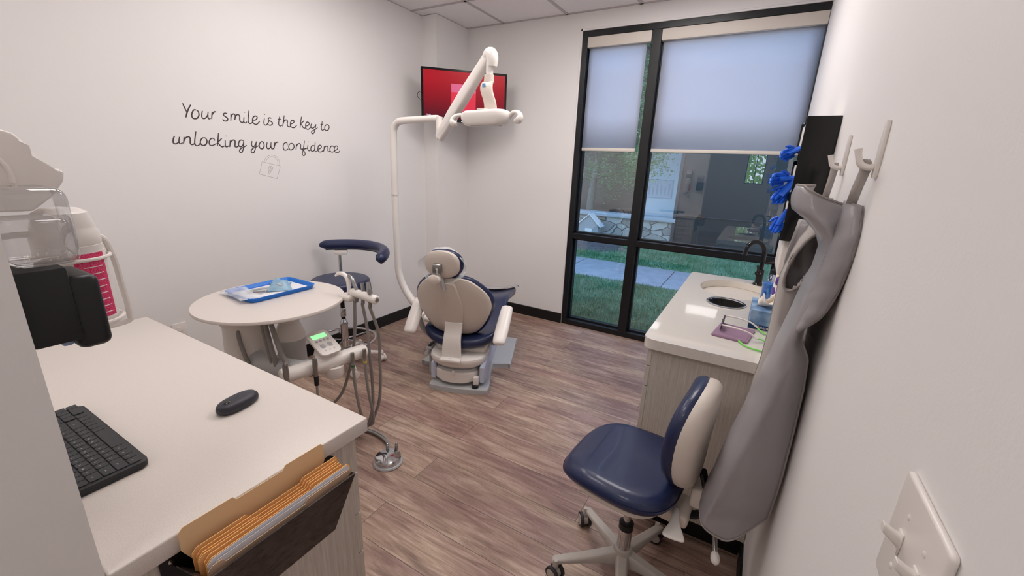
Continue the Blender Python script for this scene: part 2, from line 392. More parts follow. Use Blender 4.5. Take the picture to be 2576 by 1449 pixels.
# ------------------------------------------------------------------ camera
Rw = ((0.86331811, 0.50316632, 0.0388006), (0.17454121, -0.22556265, -0.95846589), (-0.47351579, 0.83423326, -0.28255558))
cam = bpy.data.cameras.new('camera'); co = bpy.data.objects.new('camera', cam); C.objects.link(co)
cam.sensor_width = 36; cam.lens = 1056.312 / 2576 * 36; cam.clip_start = 0.01; cam.clip_end = 200
co.matrix_world = frame_of(Rw[0], [-v for v in Rw[1]], [-v for v in Rw[2]], (0, 0, 1.485))
bpy.context.scene.camera = co
sc = bpy.context.scene
sc.view_settings.view_transform = 'Standard'; sc.view_settings.look = 'None'; sc.view_settings.gamma = 1; sc.view_settings.use_curve_mapping = False
sc.view_settings.exposure = 0.24
sc.cycles.max_bounces = 7; sc.cycles.diffuse_bounces = 5; sc.cycles.glossy_bounces = 4; sc.cycles.transparent_max_bounces = 14; sc.cycles.use_adaptive_sampling = True; sc.cycles.adaptive_threshold = 0.05; sc.cycles.adaptive_min_samples = 20; sc.cycles.use_denoising = True; sc.cycles.use_light_tree = False
sc.cycles.sample_clamp_indirect = 6

# ------------------------------------------------------------------ world and lamps
w = bpy.data.worlds.new('sky'); sc.world = w; w.use_nodes = True
nt = w.node_tree; bg = nt.nodes['Background']
tc = nt.nodes.new('ShaderNodeTexCoord'); sx = nt.nodes.new('ShaderNodeSeparateXYZ'); rp = nt.nodes.new('ShaderNodeValToRGB')
nt.links.new(tc.outputs['Generated'], sx.inputs[0]); nt.links.new(sx.outputs['Z'], rp.inputs[0]); nt.links.new(rp.outputs[0], bg.inputs[0])
e = rp.color_ramp.elements; e[0].position = 0.0; e[0].color = (0.74, 0.85, 1.0, 1); e[1].position = 0.6; e[1].color = (0.42, 0.60, 1.0, 1)
bg.inputs[1].default_value = 3.5

# ------------------------------------------------------------------ room shell
H = 2.685; XL = -2.81; XR = 0.18; YF = 3.63; YB = -4.6
bm = NB(); box(bm, XL - 0.1, YB - 0.1, -0.1, XR + 0.1, YF + 0.14, 0); struct('floor', bm, 'floor', 'brown grey wood look vinyl plank floor')
# ceiling with dropped grid
bm = NB(); box(bm, XL - 0.1, YB - 0.1, H + 0.004, XR + 0.1, YF + 0.14, H + 0.1, 0)
for x in (-2.25, -1.64, -1.03, -0.42): box(bm, x - 0.012, 0.13, H - 0.002, x + 0.012, YF, H + 0.004, 1)
for y in (3.04, 1.82, 1.22): box(bm, XL, y - 0.012, H - 0.002, XR, y + 0.012, H + 0.004, 1)
box(bm, XL, YF - 0.02, H - 0.002, XR, YF, H + 0.004, 1)
struct('ceiling', bm, ['ceiling', 'tbar'], 'white dropped ceiling of square tiles in a grid', flat=True)
bm = NB(); box(bm, XL - 0.1, YB, 0, XL, YF + 0.14, H); struct('wall_left', bm, 'wall', 'white wall with handwritten lettering')
bm = NB(); box(bm, XL, 3.177, 0, -2.65, YF, H); struct('wall_column', bm, 'wall', 'narrow boxed column in the far left corner')
bm = NB(); box(bm, XR, YB, 0, XR + 0.1, YF + 0.14, H); struct('wall_right', bm, 'wall', 'white wall beside the aprons')
bm = NB()
box(bm, XL, YF, 0, -1.49, YF + 0.14, H); box(bm, -1.49, YF, 2.55, XR, YF + 0.14, H)
struct('wall_far', bm, 'wall', 'white wall around the tall window')
bm = NB(); box(bm, XL, 0.005, 0, -0.775, 0.125, H); struct('wall_near', bm, 'wall', 'end of the white partition at the left edge')
bm = NB(); box(bm, XL - 0.1, YB - 0.1, 0, -0.42, YB, H); box(bm, -0.02, YB - 0.1, 0, XR + 0.1, YB, H); box(bm, -0.42, YB - 0.1, 0, -0.02, YB, 1.25); box(bm, -0.42, YB - 0.1, 1.95, -0.02, YB, H); struct('wall_back', bm, 'wall')
bm = NB()
for q in ((-0.42, 1.25, -0.40, 1.95), (-0.04, 1.25, -0.02, 1.95), (-0.23, 1.25, -0.21, 1.95), (-0.42, 1.25, -0.02, 1.27), (-0.42, 1.93, -0.02, 1.95)): box(bm, q[0], YB - 0.08, q[1], q[2], YB - 0.02, q[3])
struct('window_2', bm, 'alu', 'small window at the end of the corridor, seen in the reflection', flat=True)
rg0 = random.Random(5); v0, f0_ = [], []
for i in range(2500):
    p = Vector((rg0.uniform(-1.2, .8), YB - 1.4 + rg0.uniform(-.4, .4), rg0.uniform(0.6, 2.9))); a_ = Vector((rg0.uniform(-1, 1), rg0.uniform(-1, 1), rg0.uniform(-1, 1))).normalized() * 0.07; b_ = a_.cross(Vector((rg0.uniform(-1, 1), 1, rg0.uniform(-1, 1)))).normalized() * 0.035
    k = len(v0); v0 += [tuple(p - a_), tuple(p + b_), tuple(p + a_), tuple(p - b_)]; f0_.append((k, k + 1, k + 2, k + 3))
me = bpy.data.meshes.new('hedge'); me.from_pydata(v0, [], f0_); me.materials.append(P('hedge_leaf', (120, 170, 60), 0.6, var=(3, .15, (170, 200, 100)))); o = bpy.data.objects.new('hedge', me); C.objects.link(o)
tag(o, 'bright green hedge outside the small corridor window', 'hedge', kind='stuff')
# a cross wall in the corridor with a door opening, seen only in the window's reflection
bm = NB(); box(bm, XL, -1.5, 0, -0.95, -1.4, H); box(bm, -0.95, -1.5, 2.15, XR, -1.4, H); struct('wall_corridor', bm, 'wall')
def baseboard(name, x0, y0, x1, y1, lab):
    bm = NB(); rbox(bm, x0, y0, 0.0, x1, y1, 0.1, 0.003, 1); struct(name, bm, 'base', lab)
baseboard('baseboard_left', XL, 0.126, XL + 0.01, 3.177, 'black vinyl baseboard along the lettered wall')
baseboard('baseboard_column', -2.66, 3.167, -2.64, YF, 'black baseboard around the column')
baseboard('baseboard_far', -2.64, YF - 0.01, -1.49, YF, 'black baseboard under the far wall')
baseboard('baseboard_right', XR - 0.008, 0.1, XR, 1.6, 'black baseboard on the right wall')

# ------------------------------------------------------------------ window
GY = 3.71
bm = NB()
def bar(x0, z0, x1, z1, y0=YF + 0.004, y1=YF + 0.13): box(bm, x0, y0, z0, x1, y1, z1)
bar(-1.49, 0, -1.445, 2.55); bar(0.175, 0, XR, 2.55); bar(-1.445, 2.505, 0.175, 2.55); bar(-1.445, 0, 0.175, 0.05)
bar(-0.925, 0.05, -0.855, 2.505); bar(-1.445, 0.845, -0.925, 0.895); bar(-0.855, 0.845, 0.175, 0.895)
# thinner glazing stops beside the glass
for x0, x1 in ((-1.445, -0.925), (-0.855, 0.178)):
    for z0, z1 in ((0.05, 0.845), (0.895, 2.505)):
        for q in ((x0, z0, x0 + 0.016, z1), (x1 - 0.016, z0, x1, z1), (x0, z0, x1, z0 + 0.016), (x0, z1 - 0.016, x1, z1)):
            bar(*q, y0=GY - 0.022, y1=GY + 0.03)
wf = struct('window_1', bm, 'alu', 'tall black framed window of four panes', bev=0.002, flat=True)
for x0, x1 in ((-1.44, -0.93), (-0.85, 0.177)):
    for z0, z1 in ((0.055, 0.84), (0.90, 2.50)):
        bm = NB(); vs = [bm.verts.new(p) for p in ((x0, GY, z0), (x1, GY, z0), (x1, GY, z1), (x0, GY, z1))]; bm.faces.new(vs)
        g = ob('pane', bm, 'glass', flat=True); g.parent = wf
bm = NB(); rbox(bm, -1.505, YF - 0.004, 0.1, -1.49, YF + 0.004, 2.565, 0.002, 1); rbox(bm, -1.505, YF - 0.004, 2.55, XR, YF + 0.004, 2.565, 0.002, 1)
struct('trim_1', bm, 'wall', 'thin white bead around the window')
def blind(x0, x1, lab, xf0, xf1):
    t = thing('roller_blind', lab, 'roller blind', ((x0 + x1) / 2, 3.655, 2.5), group='white roller blinds half drawn over the window')
    bm = NB(); rbox(bm, xf0, 3.632, 2.425, xf1, 3.70, 2.503, 0.004, 2); ob('fascia', bm, 'fascia', t)
    bm = NB(); n = 12
    sheet(bm, [[(x0 + (x1 - x0) * i / n, 3.665 + 0.0015 * sin(i * 1.3), z) for i in range(n + 1)] for z in (2.44, 2.2, 1.9, 1.645)])
    ob('fabric', bm, 'shade', t, solid=0.0006)
    bm = NB(); rbox(bm, x0, 3.659, 1.622, x1, 3.671, 1.648, 0.004, 2); ob('hem_bar', bm, 'fascia', t)
blind(-1.432, -0.965, 'narrow white roller blind over the left upper pane', -1.443, -0.93)
blind(-0.838, 0.174, 'wide white roller blind over the right upper pane', -0.853, 0.178)

# ------------------------------------------------------------------ ceiling lights (above the camera's view)
LE = 9.0
def ceil_light(x0, y0, x1, y1, s, lab):
    t = thing('ceiling_light', lab, 'ceiling light', ((x0 + x1) / 2, (y0 + y1) / 2, H))
    bm = NB()
    for q in ((x0, y0, x1, y0 + 0.025), (x0, y1 - 0.025, x1, y1), (x0, y0 + 0.025, x0 + 0.025, y1 - 0.025), (x1 - 0.025, y0 + 0.025, x1, y1 - 0.025)):
        box(bm, q[0], q[1], H - 0.008, q[2], q[3], H + 0.002)
    ob('frame', bm, 'white', t, flat=True)
    bm = NB(); box(bm, x0 + 0.025, y0 + 0.025, H - 0.005, x1 - 0.025, y1 - 0.025, H + 0.001)
    ob('diffuser', bm, P('lamp_diffuser', (255, 255, 255), 0.5, emit=((255, 249, 247), s)), t, flat=True)
ceil_light(-2.24, 1.23, -1.65, 2.43, LE * 0.62, 'flat ceiling light panel nearer the lettered wall')
ceil_light(-1.02, 1.83, -0.43, 3.03, LE * 1.12, 'flat ceiling light panel nearer the right wall')
ceil_light(-1.63, 0.42, -1.04, 1.01, LE * 0.9, 'added smaller square fill light panel above the desk')  # added fill to brighten the low near left wall, no known fixture here
ceil_light(-0.9, -0.95, -0.3, -0.35, LE * 0.9, 'flat ceiling light panel in the corridor')
ceil_light(-1.3, -3.6, -0.7, -2.4, LE * 0.4, 'flat ceiling light panel far down the corridor')

# ------------------------------------------------------------------ lettering and padlock drawing on the left wall
def strokes(txt, wid, x, name, mat, lab, cat, parent=None):
    bm = NB()
    for s in txt.split('|'):
        pts = [tuple(int(c) / 1e4 for c in q.split(',')) for q in s.split()]
        pts = [(p.x, p.y) for p in catmull([(a, b, 0) for a, b in pts], 5)] if len(pts) > 2 else pts
        tube(bm, [(x + 0.0008, a, b) for a, b in pts], [wid * (0.8 + 0.2 * sin(PI * min(1, i / max(1, len(pts) - 1)))) for i in range(len(pts))], 6)
    for v in bm.verts: v.co.x = x + max(0.0002, (v.co.x - x) * 0.25)
    return tag(ob(name, bm, mat, parent), lab, cat)
t = thing('wall_lettering', 'black handwritten lettering Your smile is the key to unlocking your confidence', 'wall lettering', (XL, 1.9, 1.55))
for src, counts in ((QUOTE, (7, 8, 3, 5, 5)), (QUOTE2, (3, 15, 7, 15))):
    parts_ = src.split('|'); assert len(parts_) == sum(counts), (len(parts_), counts); i0 = 0
    for c_ in counts: strokes('|'.join(parts_[i0:i0 + c_]), 0.0036, XL, 'word', 'ink', None, None, t); i0 += c_
strokes(LOCK, 0.0011, XL, 'padlock_drawing', 'inkgrey', 'thin grey line drawing of a padlock below the lettering', 'wall decal')

# wall outlet on the left wall behind the desk
t = thing('wall_outlet', 'white outlet plate low on the lettered wall behind the desk', 'wall outlet', (XL, 1.02, 0.46))
bm = NB(); rbox(bm, XL, 0.982, 0.40, XL + 0.006, 1.055, 0.52, 0.003, 2); ob('cover_plate', bm, 'white', t)
for z in (0.435, 0.482):
    bm = NB(); rbox(bm, XL + 0.005, 1.003, z - 0.014, XL + 0.009, 1.034, z + 0.014, 0.002, 1); ob('socket', bm, 'white', t)

# ------------------------------------------------------------------ television across the far left corner
A = Vector((-2.59, 2.90, 0)); Bq = Vector((-2.075, 3.42, 0)); ux = (Bq - A).normalized(); nrm = Vector((ux.y, -ux.x, 0)); mid = (A + Bq) / 2
TW = (Bq - A).length; z0t, z1t = 1.815, 2.227
t = thing('television', 'black framed wall television with a red screen', 'television', (mid.x, mid.y, z0t))
F = frame_of(ux, (0, 0, 1), nrm, (A.x, A.y, z0t))
TH = z1t - z0t
bm = NB(); rbox(bm, 0, 0, -0.035, TW, TH, 0.0, 0.006, 2, 0, F); ob('housing', bm, 'black', t)
bm = NB()
for q in ((0.001, 0.001, TW - 0.001, 0.022), (0.001, TH - 0.018, TW - 0.001, TH - 0.001), (0.001, 0.022, 0.018, TH - 0.018), (TW - 0.018, 0.022, TW - 0.001, TH - 0.018)):
    box(bm, q[0], q[1], 0, q[2], q[3], 0.005, 0, F)
ob('bezel', bm, 'gloss_black', t, flat=True)
def screen_mat():
    m, nt, b, out = nodes('red_screen')
    b.inputs['Base Color'].default_value = L3((30, 4, 8)); b.inputs['Roughness'].default_value = 0.25
    tcn = nt.nodes.new('ShaderNodeTexCoord'); g = nt.nodes.new('ShaderNodeSeparateXYZ'); nt.links.new(tcn.outputs['Object'], g.inputs[0])
    r = nt.nodes.new('ShaderNodeValToRGB'); r.color_ramp.elements[0].color = L3((84, 10, 32)); r.color_ramp.elements[0].position = 0.02
    r.color_ramp.elements[1].color = L3((196, 14, 36)); r.color_ramp.elements[1].position = 0.33
    x = r.color_ramp.elements.new(0.18); x.color = L3((158, 8, 32))
    nt.links.new(g.outputs['Z'], r.inputs[0]); nt.links.new(r.outputs[0], b.inputs['Emission Color']); b.inputs['Emission Strength'].default_value = 0.62; b.inputs['Specular IOR Level'].default_value = 0.25
    return m
bm = NB(); box(bm, 0.017, 0.021, -0.002, TW - 0.017, TH - 0.017, 0.0025, 0, F); sc_ = ob('screen', bm, screen_mat(), t, flat=True)
bm = NB()
box(bm, 0.25, 0.085, 0.0025, 0.46, 0.235, 0.0032, 0, F); box(bm, 0.25, 0.235, 0.0025, 0.46, 0.30, 0.0032, 1, F)
ob('picture_tile', bm, [P('tile_red', (60, 6, 16), 0.3, emit=((222, 34, 66), 0.8)), P('tile_pink', (80, 20, 40), 0.3, emit=((214, 96, 134), 0.8))], sc_, flat=True)
bm = NB(); text_into(bm, 'Media', 0.018, F @ Matrix.Translation((0.035, 0.04, 0.003)), align='LEFT'); text_into(bm, 'Ready to cast', 0.008, F @ Matrix.Translation((0.035, 0.028, 0.003)), align='LEFT')
ob('screen_text', bm, P('screen_white', (200, 190, 210), 0.4, emit=((200, 190, 220), 0.7)), sc_, flat=True)
bm = NB(); c0 = mid - nrm * 0.035; box(bm, TW / 2 - 0.06, 0.1, -0.12, TW / 2 + 0.06, 0.28, -0.034, 0, F); tube(bm, [F @ Vector(p) for p in ((TW / 2, 0.2, -0.1), (TW / 2, 0.2, -0.22))], 0.022, 10)
ob('wall_bracket', bm, 'black', t)
bm = NB(); tube(bm, [F @ Vector(p) for p in ((0.02, 0.235, -0.03), (-0.022, 0.215, -0.03), (-0.026, 0.18, -0.03), (0.02, 0.15, -0.03))], 0.0022, 6, 6); ob('cable', bm, 'black', t)
bm = NB(); rbox(bm, 0.335, 0.004, 0.005, 0.355, 0.009, 0.007, 0.001, 1, 0, F); ob('status_light', bm, P('status_white', (220, 220, 230), 0.4, emit=((230, 235, 255), 1.5)), t)

# ------------------------------------------------------------------ desk at the near left: cabinet, worktop and what is on them
t = thing('desk_cabinet', 'pale wood grain cabinet under the near white worktop', 'cabinet', (-1.39, 0.37, 0))
bm = NB(); box(bm, -2.0, 0.13, 0.09, -0.792, 0.592, 0.809); ob('carcass', bm, 'cab', t, flat=True)
bm = NB(); box(bm, -1.97, 0.15, 0, -0.82, 0.55, 0.09); ob('toe_kick', bm, 'base', t, flat=True)
zs = [0.098, 0.425, 0.558, 0.69, 0.805]
for ci in range(3):
    xa = -0.795 - ci * 0.402
    for k in range(4):
        bm = NB(); rbox(bm, xa - 0.398, 0.594, zs[k] + 0.002, xa, 0.613, zs[k + 1] - 0.003, 0.001, 1)
        d = ob('drawer', bm, 'cab', t, flat=True)
        zc = zs[k + 1] - 0.05; bm = NB()
        tube(bm, [(xa - 0.13, 0.613, zc), (xa - 0.13, 0.638, zc), (xa - 0.27, 0.638, zc), (xa - 0.27, 0.613, zc)], 0.005, 8); ob('handle', bm, 'steel', d)
bm = NB(); rbox(bm, -2.02, 0.127, 0.81, -0.77, 0.635, 0.85, 0.0035, 3)
tag(ob('desk_worktop', bm, 'counter'), 'white speckled worktop holding the keyboard and mouse', 'worktop')

# mouse
t = thing('computer_mouse', 'dark grey pebble shaped mouse on the white worktop', 'mouse', (-1.085, 0.487, 0.85), rad(10))
bm = NB(); outl = sup(0.0285, 0.0535, 2.5, 36)
prof = [(0.86, 0.0), (0.97, 0.004), (1.0, 0.009), (0.99, 0.0145)]
loft(bm, [[(x * k, y * k, z) for x, y in outl] for k, z in prof]); ob('base', bm, 'mouse', t, local=True)
bm = NB(); prof = [(0.985, 0.0145), (0.97, 0.018), (0.9, 0.0225), (0.74, 0.0252), (0.5, 0.0262), (0.2, 0.0266)]
loft(bm, [[(x * k, y * k, z) for x, y in outl] for k, z in prof]); sh = ob('shell', bm, 'mouse', t, local=True)
bm = NB(); lathe(bm, [(0.002, 0), (0.0075, 0.0), (0.008, 0.0022), (0.006, 0.0035)], (0, -0.026, 0.0243), 20, 0.8, 1.25); ob('scroll_wheel', bm, 'gloss_black', t, local=True)
bm = NB(); tube(bm, [(0.0, -0.012, 0.0262), (0.0, 0.006, 0.0268)], 0.0004, 6); ob('button_seam', bm, 'black', t, local=True)

# keyboard: x runs to the typist's left hand, y towards the typist (window side)
KX, KY = -1.006, 0.27
t = thing('keyboard', 'black slim keyboard on the white worktop beside the partition', 'keyboard', (KX - 0.1865, KY - 0.07, 0.85))
bm = NB(); prism(bm, rrect(KX - 0.373, KY - 0.1415, KX, KY, 0.012), 0.8515, 0.866, r=0.004, seg=3); kb = ob('shell', bm, 'keybody', t)
u = 0.0196; rows = []
yk = KY - 0.0085
def row(y0, h, units):
    x = KX - 0.0085; out = []
    for wd in units:
        g = abs(wd)
        if wd > 0: out.append((x - g * u + 0.0009, y0 - h + 0.0009, x - 0.0009, y0 - 0.0009))
        x -= g * u
    return out
R_ = []
R_.append((yk, 0.0205, [1.25, 1, 1.25, 1.25, 5.0, 1, 1, 1, 1, 1, 1, -0.3, 2, 1]))
R_.append((yk - 0.0205, 0.0205, [2.25] + [1] * 10 + [2.5, -0.3, 1, 1, 1, 1]))
R_.append((yk - 0.0410, 0.0205, [1.75] + [1] * 11 + [2.25, -0.05, 1, 1, 1, 1]))
R_.append((yk - 0.0615, 0.0205, [1.5] + [1] * 12 + [1.5, -0.05, 1, 1, 1, 1]))
R_.append((yk - 0.0820, 0.0205, [1] * 13 + [2, -0.05, 1, 1, 1, 1]))
R_.append((yk - 0.1025, 0.0180, [1.0] * 18))
bm = NB(); bl = NB(); li = 0
names = ['ctrl|fn|#|alt|||', 'shift|Z|X|C|V|B|N|M|,|.|/|shift', 'caps|A|S|D|F|G|H|J|K|L|;|"|enter', 'tab|Q|W|E|R|T|Y|U|I|O|P|[|]|\\', '~|1|2|3|4|5|6|7|8|9|0|-|=|back', 'esc|F1|F2|F3|F4|F5|F6|F7|F8|F9|F10|F11|F12']
for (y0, h, un), nm in zip(R_, names):
    nm = nm.split('|')
    for i, (a, b, c, d) in enumerate(row(y0, h, un)):
        prism(bm, rrect(a, b, c, d, 0.0025, 2), 0.866, 0.8685, r=0.0006, seg=1)
        if i < len(nm) and nm[i]:
            s = 0.0055 if len(nm[i]) == 1 else 0.0036
            text_into(bl, nm[i], s, Matrix.Translation(((a + c) / 2, (b + d) / 2 - 0.001, 0.8686)) @ Matrix.Rotation(PI, 4, 'Z'), extrude=0.00005)
k = ob('keys', bm, 'key', kb); ob('key_legends', bl, 'legend', kb, flat=True)

# file holder on the desk's side with folders
t = thing('file_holder', 'dark wall file pocket on the end of the desk cabinet', 'file holder', (-0.79, 0.36, 0.7))
def yz(poly, x0, x1):  # prism in the y-z plane between x0 and x1
    b_ = NB(); a = [b_.verts.new((x0, y, z)) for y, z in poly]; c = [b_.verts.new((x1, y, z)) for y, z in poly]; n = len(poly)
    for i in range(n): b_.faces.new((a[i], a[(i + 1) % n], c[(i + 1) % n], c[i]))
    b_.faces.new(list(reversed(a))); b_.faces.new(c); return b_
bm = yz([(0.19, 0.60), (0.53, 0.60), (0.545, 0.766), (0.543, 0.785), (0.517, 0.807), (0.2, 0.807), (0.19, 0.795)], -0.7905, -0.787); ob('back_plate', bm, 'black', t, flat=True)
bm = NB()   # sloping front panel
fp = [(0.212, 0.812), (0.512, 0.812), (0.455, 0.70), (0.27, 0.70)]
vs = [[bm.verts.new((-0.672 - 0.008 * (0.812 - z) / 0.112 + dx, y, z)) for y, z in fp] for dx in (0, -0.003)]
bm.faces.new(vs[0]); bm.faces.new(list(reversed(vs[1])))
for i in range(4): bm.faces.new((vs[0][i], vs[0][(i + 1) % 4], vs[1][(i + 1) % 4], vs[1][i]))
ob('front_panel', bm, 'holder', t, flat=True)
bm = NB()
for y in (0.212, 0.512):
    yb = 0.27 if y < 0.3 else 0.455
    vs = [bm.verts.new(p) for p in ((-0.673, y, 0.812), (-0.681, yb, 0.70), (-0.787, yb, 0.70), (-0.787, y + (0.004 if y > .3 else -.004), 0.78))]; bm.faces.new(vs)
vs = [bm.verts.new(p) for p in ((-0.681, 0.27, 0.70), (-0.681, 0.455, 0.70), (-0.787, 0.455, 0.70), (-0.787, 0.27, 0.70))]; bm.faces.new(vs)
ob('side_gussets', bm, 'holder', t, flat=True, solid=0.002)
for y, z in ((0.206, 0.79), (0.53, 0.782)):
    bm = NB(); cyl(bm, (-0.787, y, z), (-0.7845, y, z), 0.0045, n=14); ob('screw', bm, 'chrome', t)
# folders: each a folded card
def folder(x, dx, y0, y1, zt, tab, mat, lab, grp=None, name='file_folder', zb=0.71):
    poly = [(y0 + 0.05, zb), (y1 - 0.05, zb), (y1, zt - 0.045), (y1, zt - 0.008), (y1 - 0.006, zt)]
    if tab:
        a, b = tab; poly += [(b + 0.006, zt), (b, zt - 0.009), (a, zt - 0.009), (a - 0.005, zt)]
    poly += [(y0 + 0.008, zt), (y0, zt - 0.008), (y0, zt - 0.045)]
    b_ = yz(poly, x, x + dx)
    return tag(ob(name, b_, mat, flat=True), lab, 'file folder', grp)
folder(-0.7605, 0.0012, 0.216, 0.499, 0.864, (0.311, 0.404), 'manila', 'tall tan folder standing behind the others in the file pocket')
for i in range(6):
    dz = random.uniform(-0.003, 0.004)
    folder(-0.742 + i * 0.0075, 0.0012, 0.226 + random.uniform(-.004, .004), 0.517 + random.uniform(-.006, .006), 0.826 + dz - i * 0.001, (0.32 + i * .003, 0.425), 'orange',
           'orange manila folder in the packed middle of the file pocket', 'orange folders packed in the file pocket')
p = folder(-0.6965, 0.0006, 0.226, 0.515, 0.824, None, 'paper', 'white sheet of paper sticking up at the front of the folders'); p.name = 'paper_sheet'; p['category'] = 'paper'
p = folder(-0.6925, 0.0006, 0.232, 0.509, 0.819, None, 'paper', 'second white sheet tucked just behind the frontmost tan folder'); p.name = 'paper_sheet'; p['category'] = 'paper'
folder(-0.688, 0.0012, 0.222, 0.513, 0.8185, (0.25, 0.40), P('tan_card', (210, 176, 146), 0.7), 'light tan folder at the very front of the file pocket')

# hand sanitizer dispenser on the partition
t = thing('hand_sanitizer_dispenser', 'black wall dispenser with a clear bottle of liquid on the partition', 'dispenser', (-0.845, 0.125, 1.21))
bm = NB(); rbox(bm, -0.895, 0.127, 1.222, -0.797, 0.178, 1.328, 0.004, 2); hs = ob('housing', bm, 'black', t)
bm = NB(); rbox(bm, -0.892, 0.17, 1.205, -0.799, 0.209, 1.312, 0.011, 4); ob('front_cover', bm, 'black', hs)
bm = NB(); rbox(bm, -0.866, 0.16, 1.208, -0.826, 0.172, 1.223, 0.003, 2); ob('nozzle', bm, P('pale_blue_plastic', (150, 170, 205), 0.4), t)
bm = NB(); rbox(bm, -0.890, 0.129, 1.329, -0.802, 0.200, 1.432, 0.014, 4); bt = ob('bottle', bm, 'clear', t)
bm = NB(); rbox(bm, -0.887, 0.132, 1.332, -0.805, 0.197, 1.392, 0.012, 4); ob('liquid', bm, 'water', bt)
bm = NB()
for i in range(26):
    a = random.choice((0, 1)); x = -0.8045; bmesh.ops.create_icosphere(bm, subdivisions=1, radius=random.uniform(.0006, .0012), matrix=Matrix.Translation((x, random.uniform(.138, .19), random.uniform(1.337, 1.355))))
ob('bubbles', bm, 'white', bt)['kind'] = 'stuff'

# white mask / cup holder behind the dispenser
t = thing('plastic_wall_holder', 'white rounded plastic wall holder rising behind the clear dispenser bottle', 'wall holder', (-1.02, 0.125, 1.40))
bm = NB()
pts = [(0.127, 1.385), (0.20, 1.385), (0.225, 1.405), (0.243, 1.430), (0.246, 1.444), (0.241, 1.449), (0.230, 1.4495), (0.223, 1.456), (0.218, 1.470), (0.211, 1.482), (0.208, 1.492), (0.201, 1.501), (0.188, 1.506), (0.15, 1.506), (0.127, 1.50)]
a = [bm.verts.new((-1.055, y, z)) for y, z in pts]; c = [bm.verts.new((-0.985, y, z)) for y, z in pts]
n = len(pts)
fs = [bm.faces.new((a[i], a[(i + 1) % n], c[(i + 1) % n], c[i])) for i in range(n)]; f0 = bm.faces.new(list(reversed(a))); f1 = bm.faces.new(c)
bmesh.ops.bevel(bm, geom=list(set(f0.edges) | set(f1.edges)), offset=0.004, segments=3, profile=0.5, affect='EDGES')
hb = ob('body', bm, 'white', t)
bm = NB(); tube(bm, [(-0.984, 0.135 + 0.052 * cos(a_), 1.437 + 0.048 * sin(a_)) for a_ in [rad(q) for q in range(-10, 100, 10)]], 0.0035, 8); ob('front_rim', bm, 'white', hb)

# wipes canister in a white wire wall rack
t = thing('wipes_canister', 'white canister with a pink label in the wire rack on the partition', 'wipes canister', (-1.02, 0.214, 1.18))
bm = NB(); lathe(bm, [(0.042, 0), (0.044, 0.003), (0.044, 0.150), (0.041, 0.153)], (-1.02, 0.236, 1.172), 36); ob('body', bm, 'white', t)
bm = NB(); lathe(bm, [(0.0445, 0.018), (0.0446, 0.02), (0.0446, 0.138), (0.0445, 0.14)], (-1.02, 0.236, 1.172), 36)
lb = ob('label', bm, 'white', t)
bm = NB()
rows_ = [[(-1.02 + 0.0452 * cos(rad(a_)), 0.236 + 0.0452 * sin(rad(a_)), 1.172 + z) for a_ in range(-12, 52, 6)] for z in (0.022, 0.08, 0.138)]
sheet(bm, rows_); ob('pink_band', bm, 'pink', lb)
bm = NB()
for i in range(9):
    z = 1.172 + 0.03 + i * 0.012
    tube(bm, [(-1.02 + 0.0455 * cos(rad(a_)), 0.236 + 0.0455 * sin(rad(a_)), z) for a_ in range(2, 40, 6)], 0.0007, 5)
ob('label_print', bm, 'white', lb)
bm = NB(); lathe(bm, [(0.043, 0.15), (0.044, 0.153), (0.044, 0.172), (0.040, 0.178), (0.040, 0.182), (0.034, 0.205), (0.024, 0.212), (0.004, 0.213)], (-1.02, 0.236, 1.172), 36); ob('lid', bm, 'white', t)
t = thing('wipes_rack', 'white wire rack on the partition that holds the wipes canister', 'wall rack', (-1.02, 0.125, 1.17))
def ring(z): return [(-1.02 + 0.050 * cos(rad(a_)), 0.236 + 0.050 * sin(rad(a_)), z) for a_ in range(0, 360, 15)]
bm = NB(); tube(bm, ring(1.30), 0.0032, 8, closed=True); ob('upper_ring', bm, 'white', t)
bm = NB(); tube(bm, ring(1.185), 0.0032, 8, closed=True)
ob('lower_ring', bm, 'white', t)
bm = NB(); tube(bm, [(-1.02, 0.13, 1.335), (-1.02, 0.18, 1.345), (-1.02, 0.272, 1.335), (-1.02, 0.290, 1.30), (-1.02, 0.294, 1.24), (-1.02, 0.296, 1.18), (-1.02, 0.286, 1.163), (-1.02, 0.2, 1.163), (-1.02, 0.13, 1.163)], 0.005, 8, 5); ob('side_bar', bm, 'white', t)
bm = NB(); box(bm, -1.06, 0.127, 1.155, -0.98, 0.131, 1.345); ob('back_plate', bm, 'white', t, flat=True)

# ------------------------------------------------------------------ sink unit along the right wall
t = thing('sink_cabinet', 'pale wood grain drawer cabinet under the sink worktop', 'cabinet', (-0.05, 2.25, 0))
bm = NB(); box(bm, -0.262, 1.60, 0.10, 0.178, 2.875, 0.819); ob('carcass', bm, 'cab', t, flat=True)
bm = NB(); prism(bm, [(-0.21, 1.655), (-0.19, 1.635), (0.170, 1.635), (0.170, 2.86), (-0.21, 2.86)], 0, 0.10); ob('toe_kick', bm, 'base', t, flat=True)
zz = [0.105, 0.38, 0.645, 0.735, 0.815]
for y0, y1 in ((1.602, 2.03), (2.034, 2.45), (2.454, 2.873)):
    for k_ in range(4):
        bm = NB(); rbox(bm, -0.281, y0, zz[k_] + 0.002, -0.263, y1, zz[k_ + 1] - 0.003, 0.001, 1); d = ob('drawer', bm, 'cab', t, flat=True)
        ym = (y0 + y1) / 2; zc = zz[k_ + 1] - 0.035; bm = NB(); tube(bm, [(-0.281, ym - .07, zc), (-0.303, ym - .07, zc), (-0.303, ym + .07, zc), (-0.281, ym + .07, zc)], 0.005, 8); ob('handle', bm, 'steel', d)
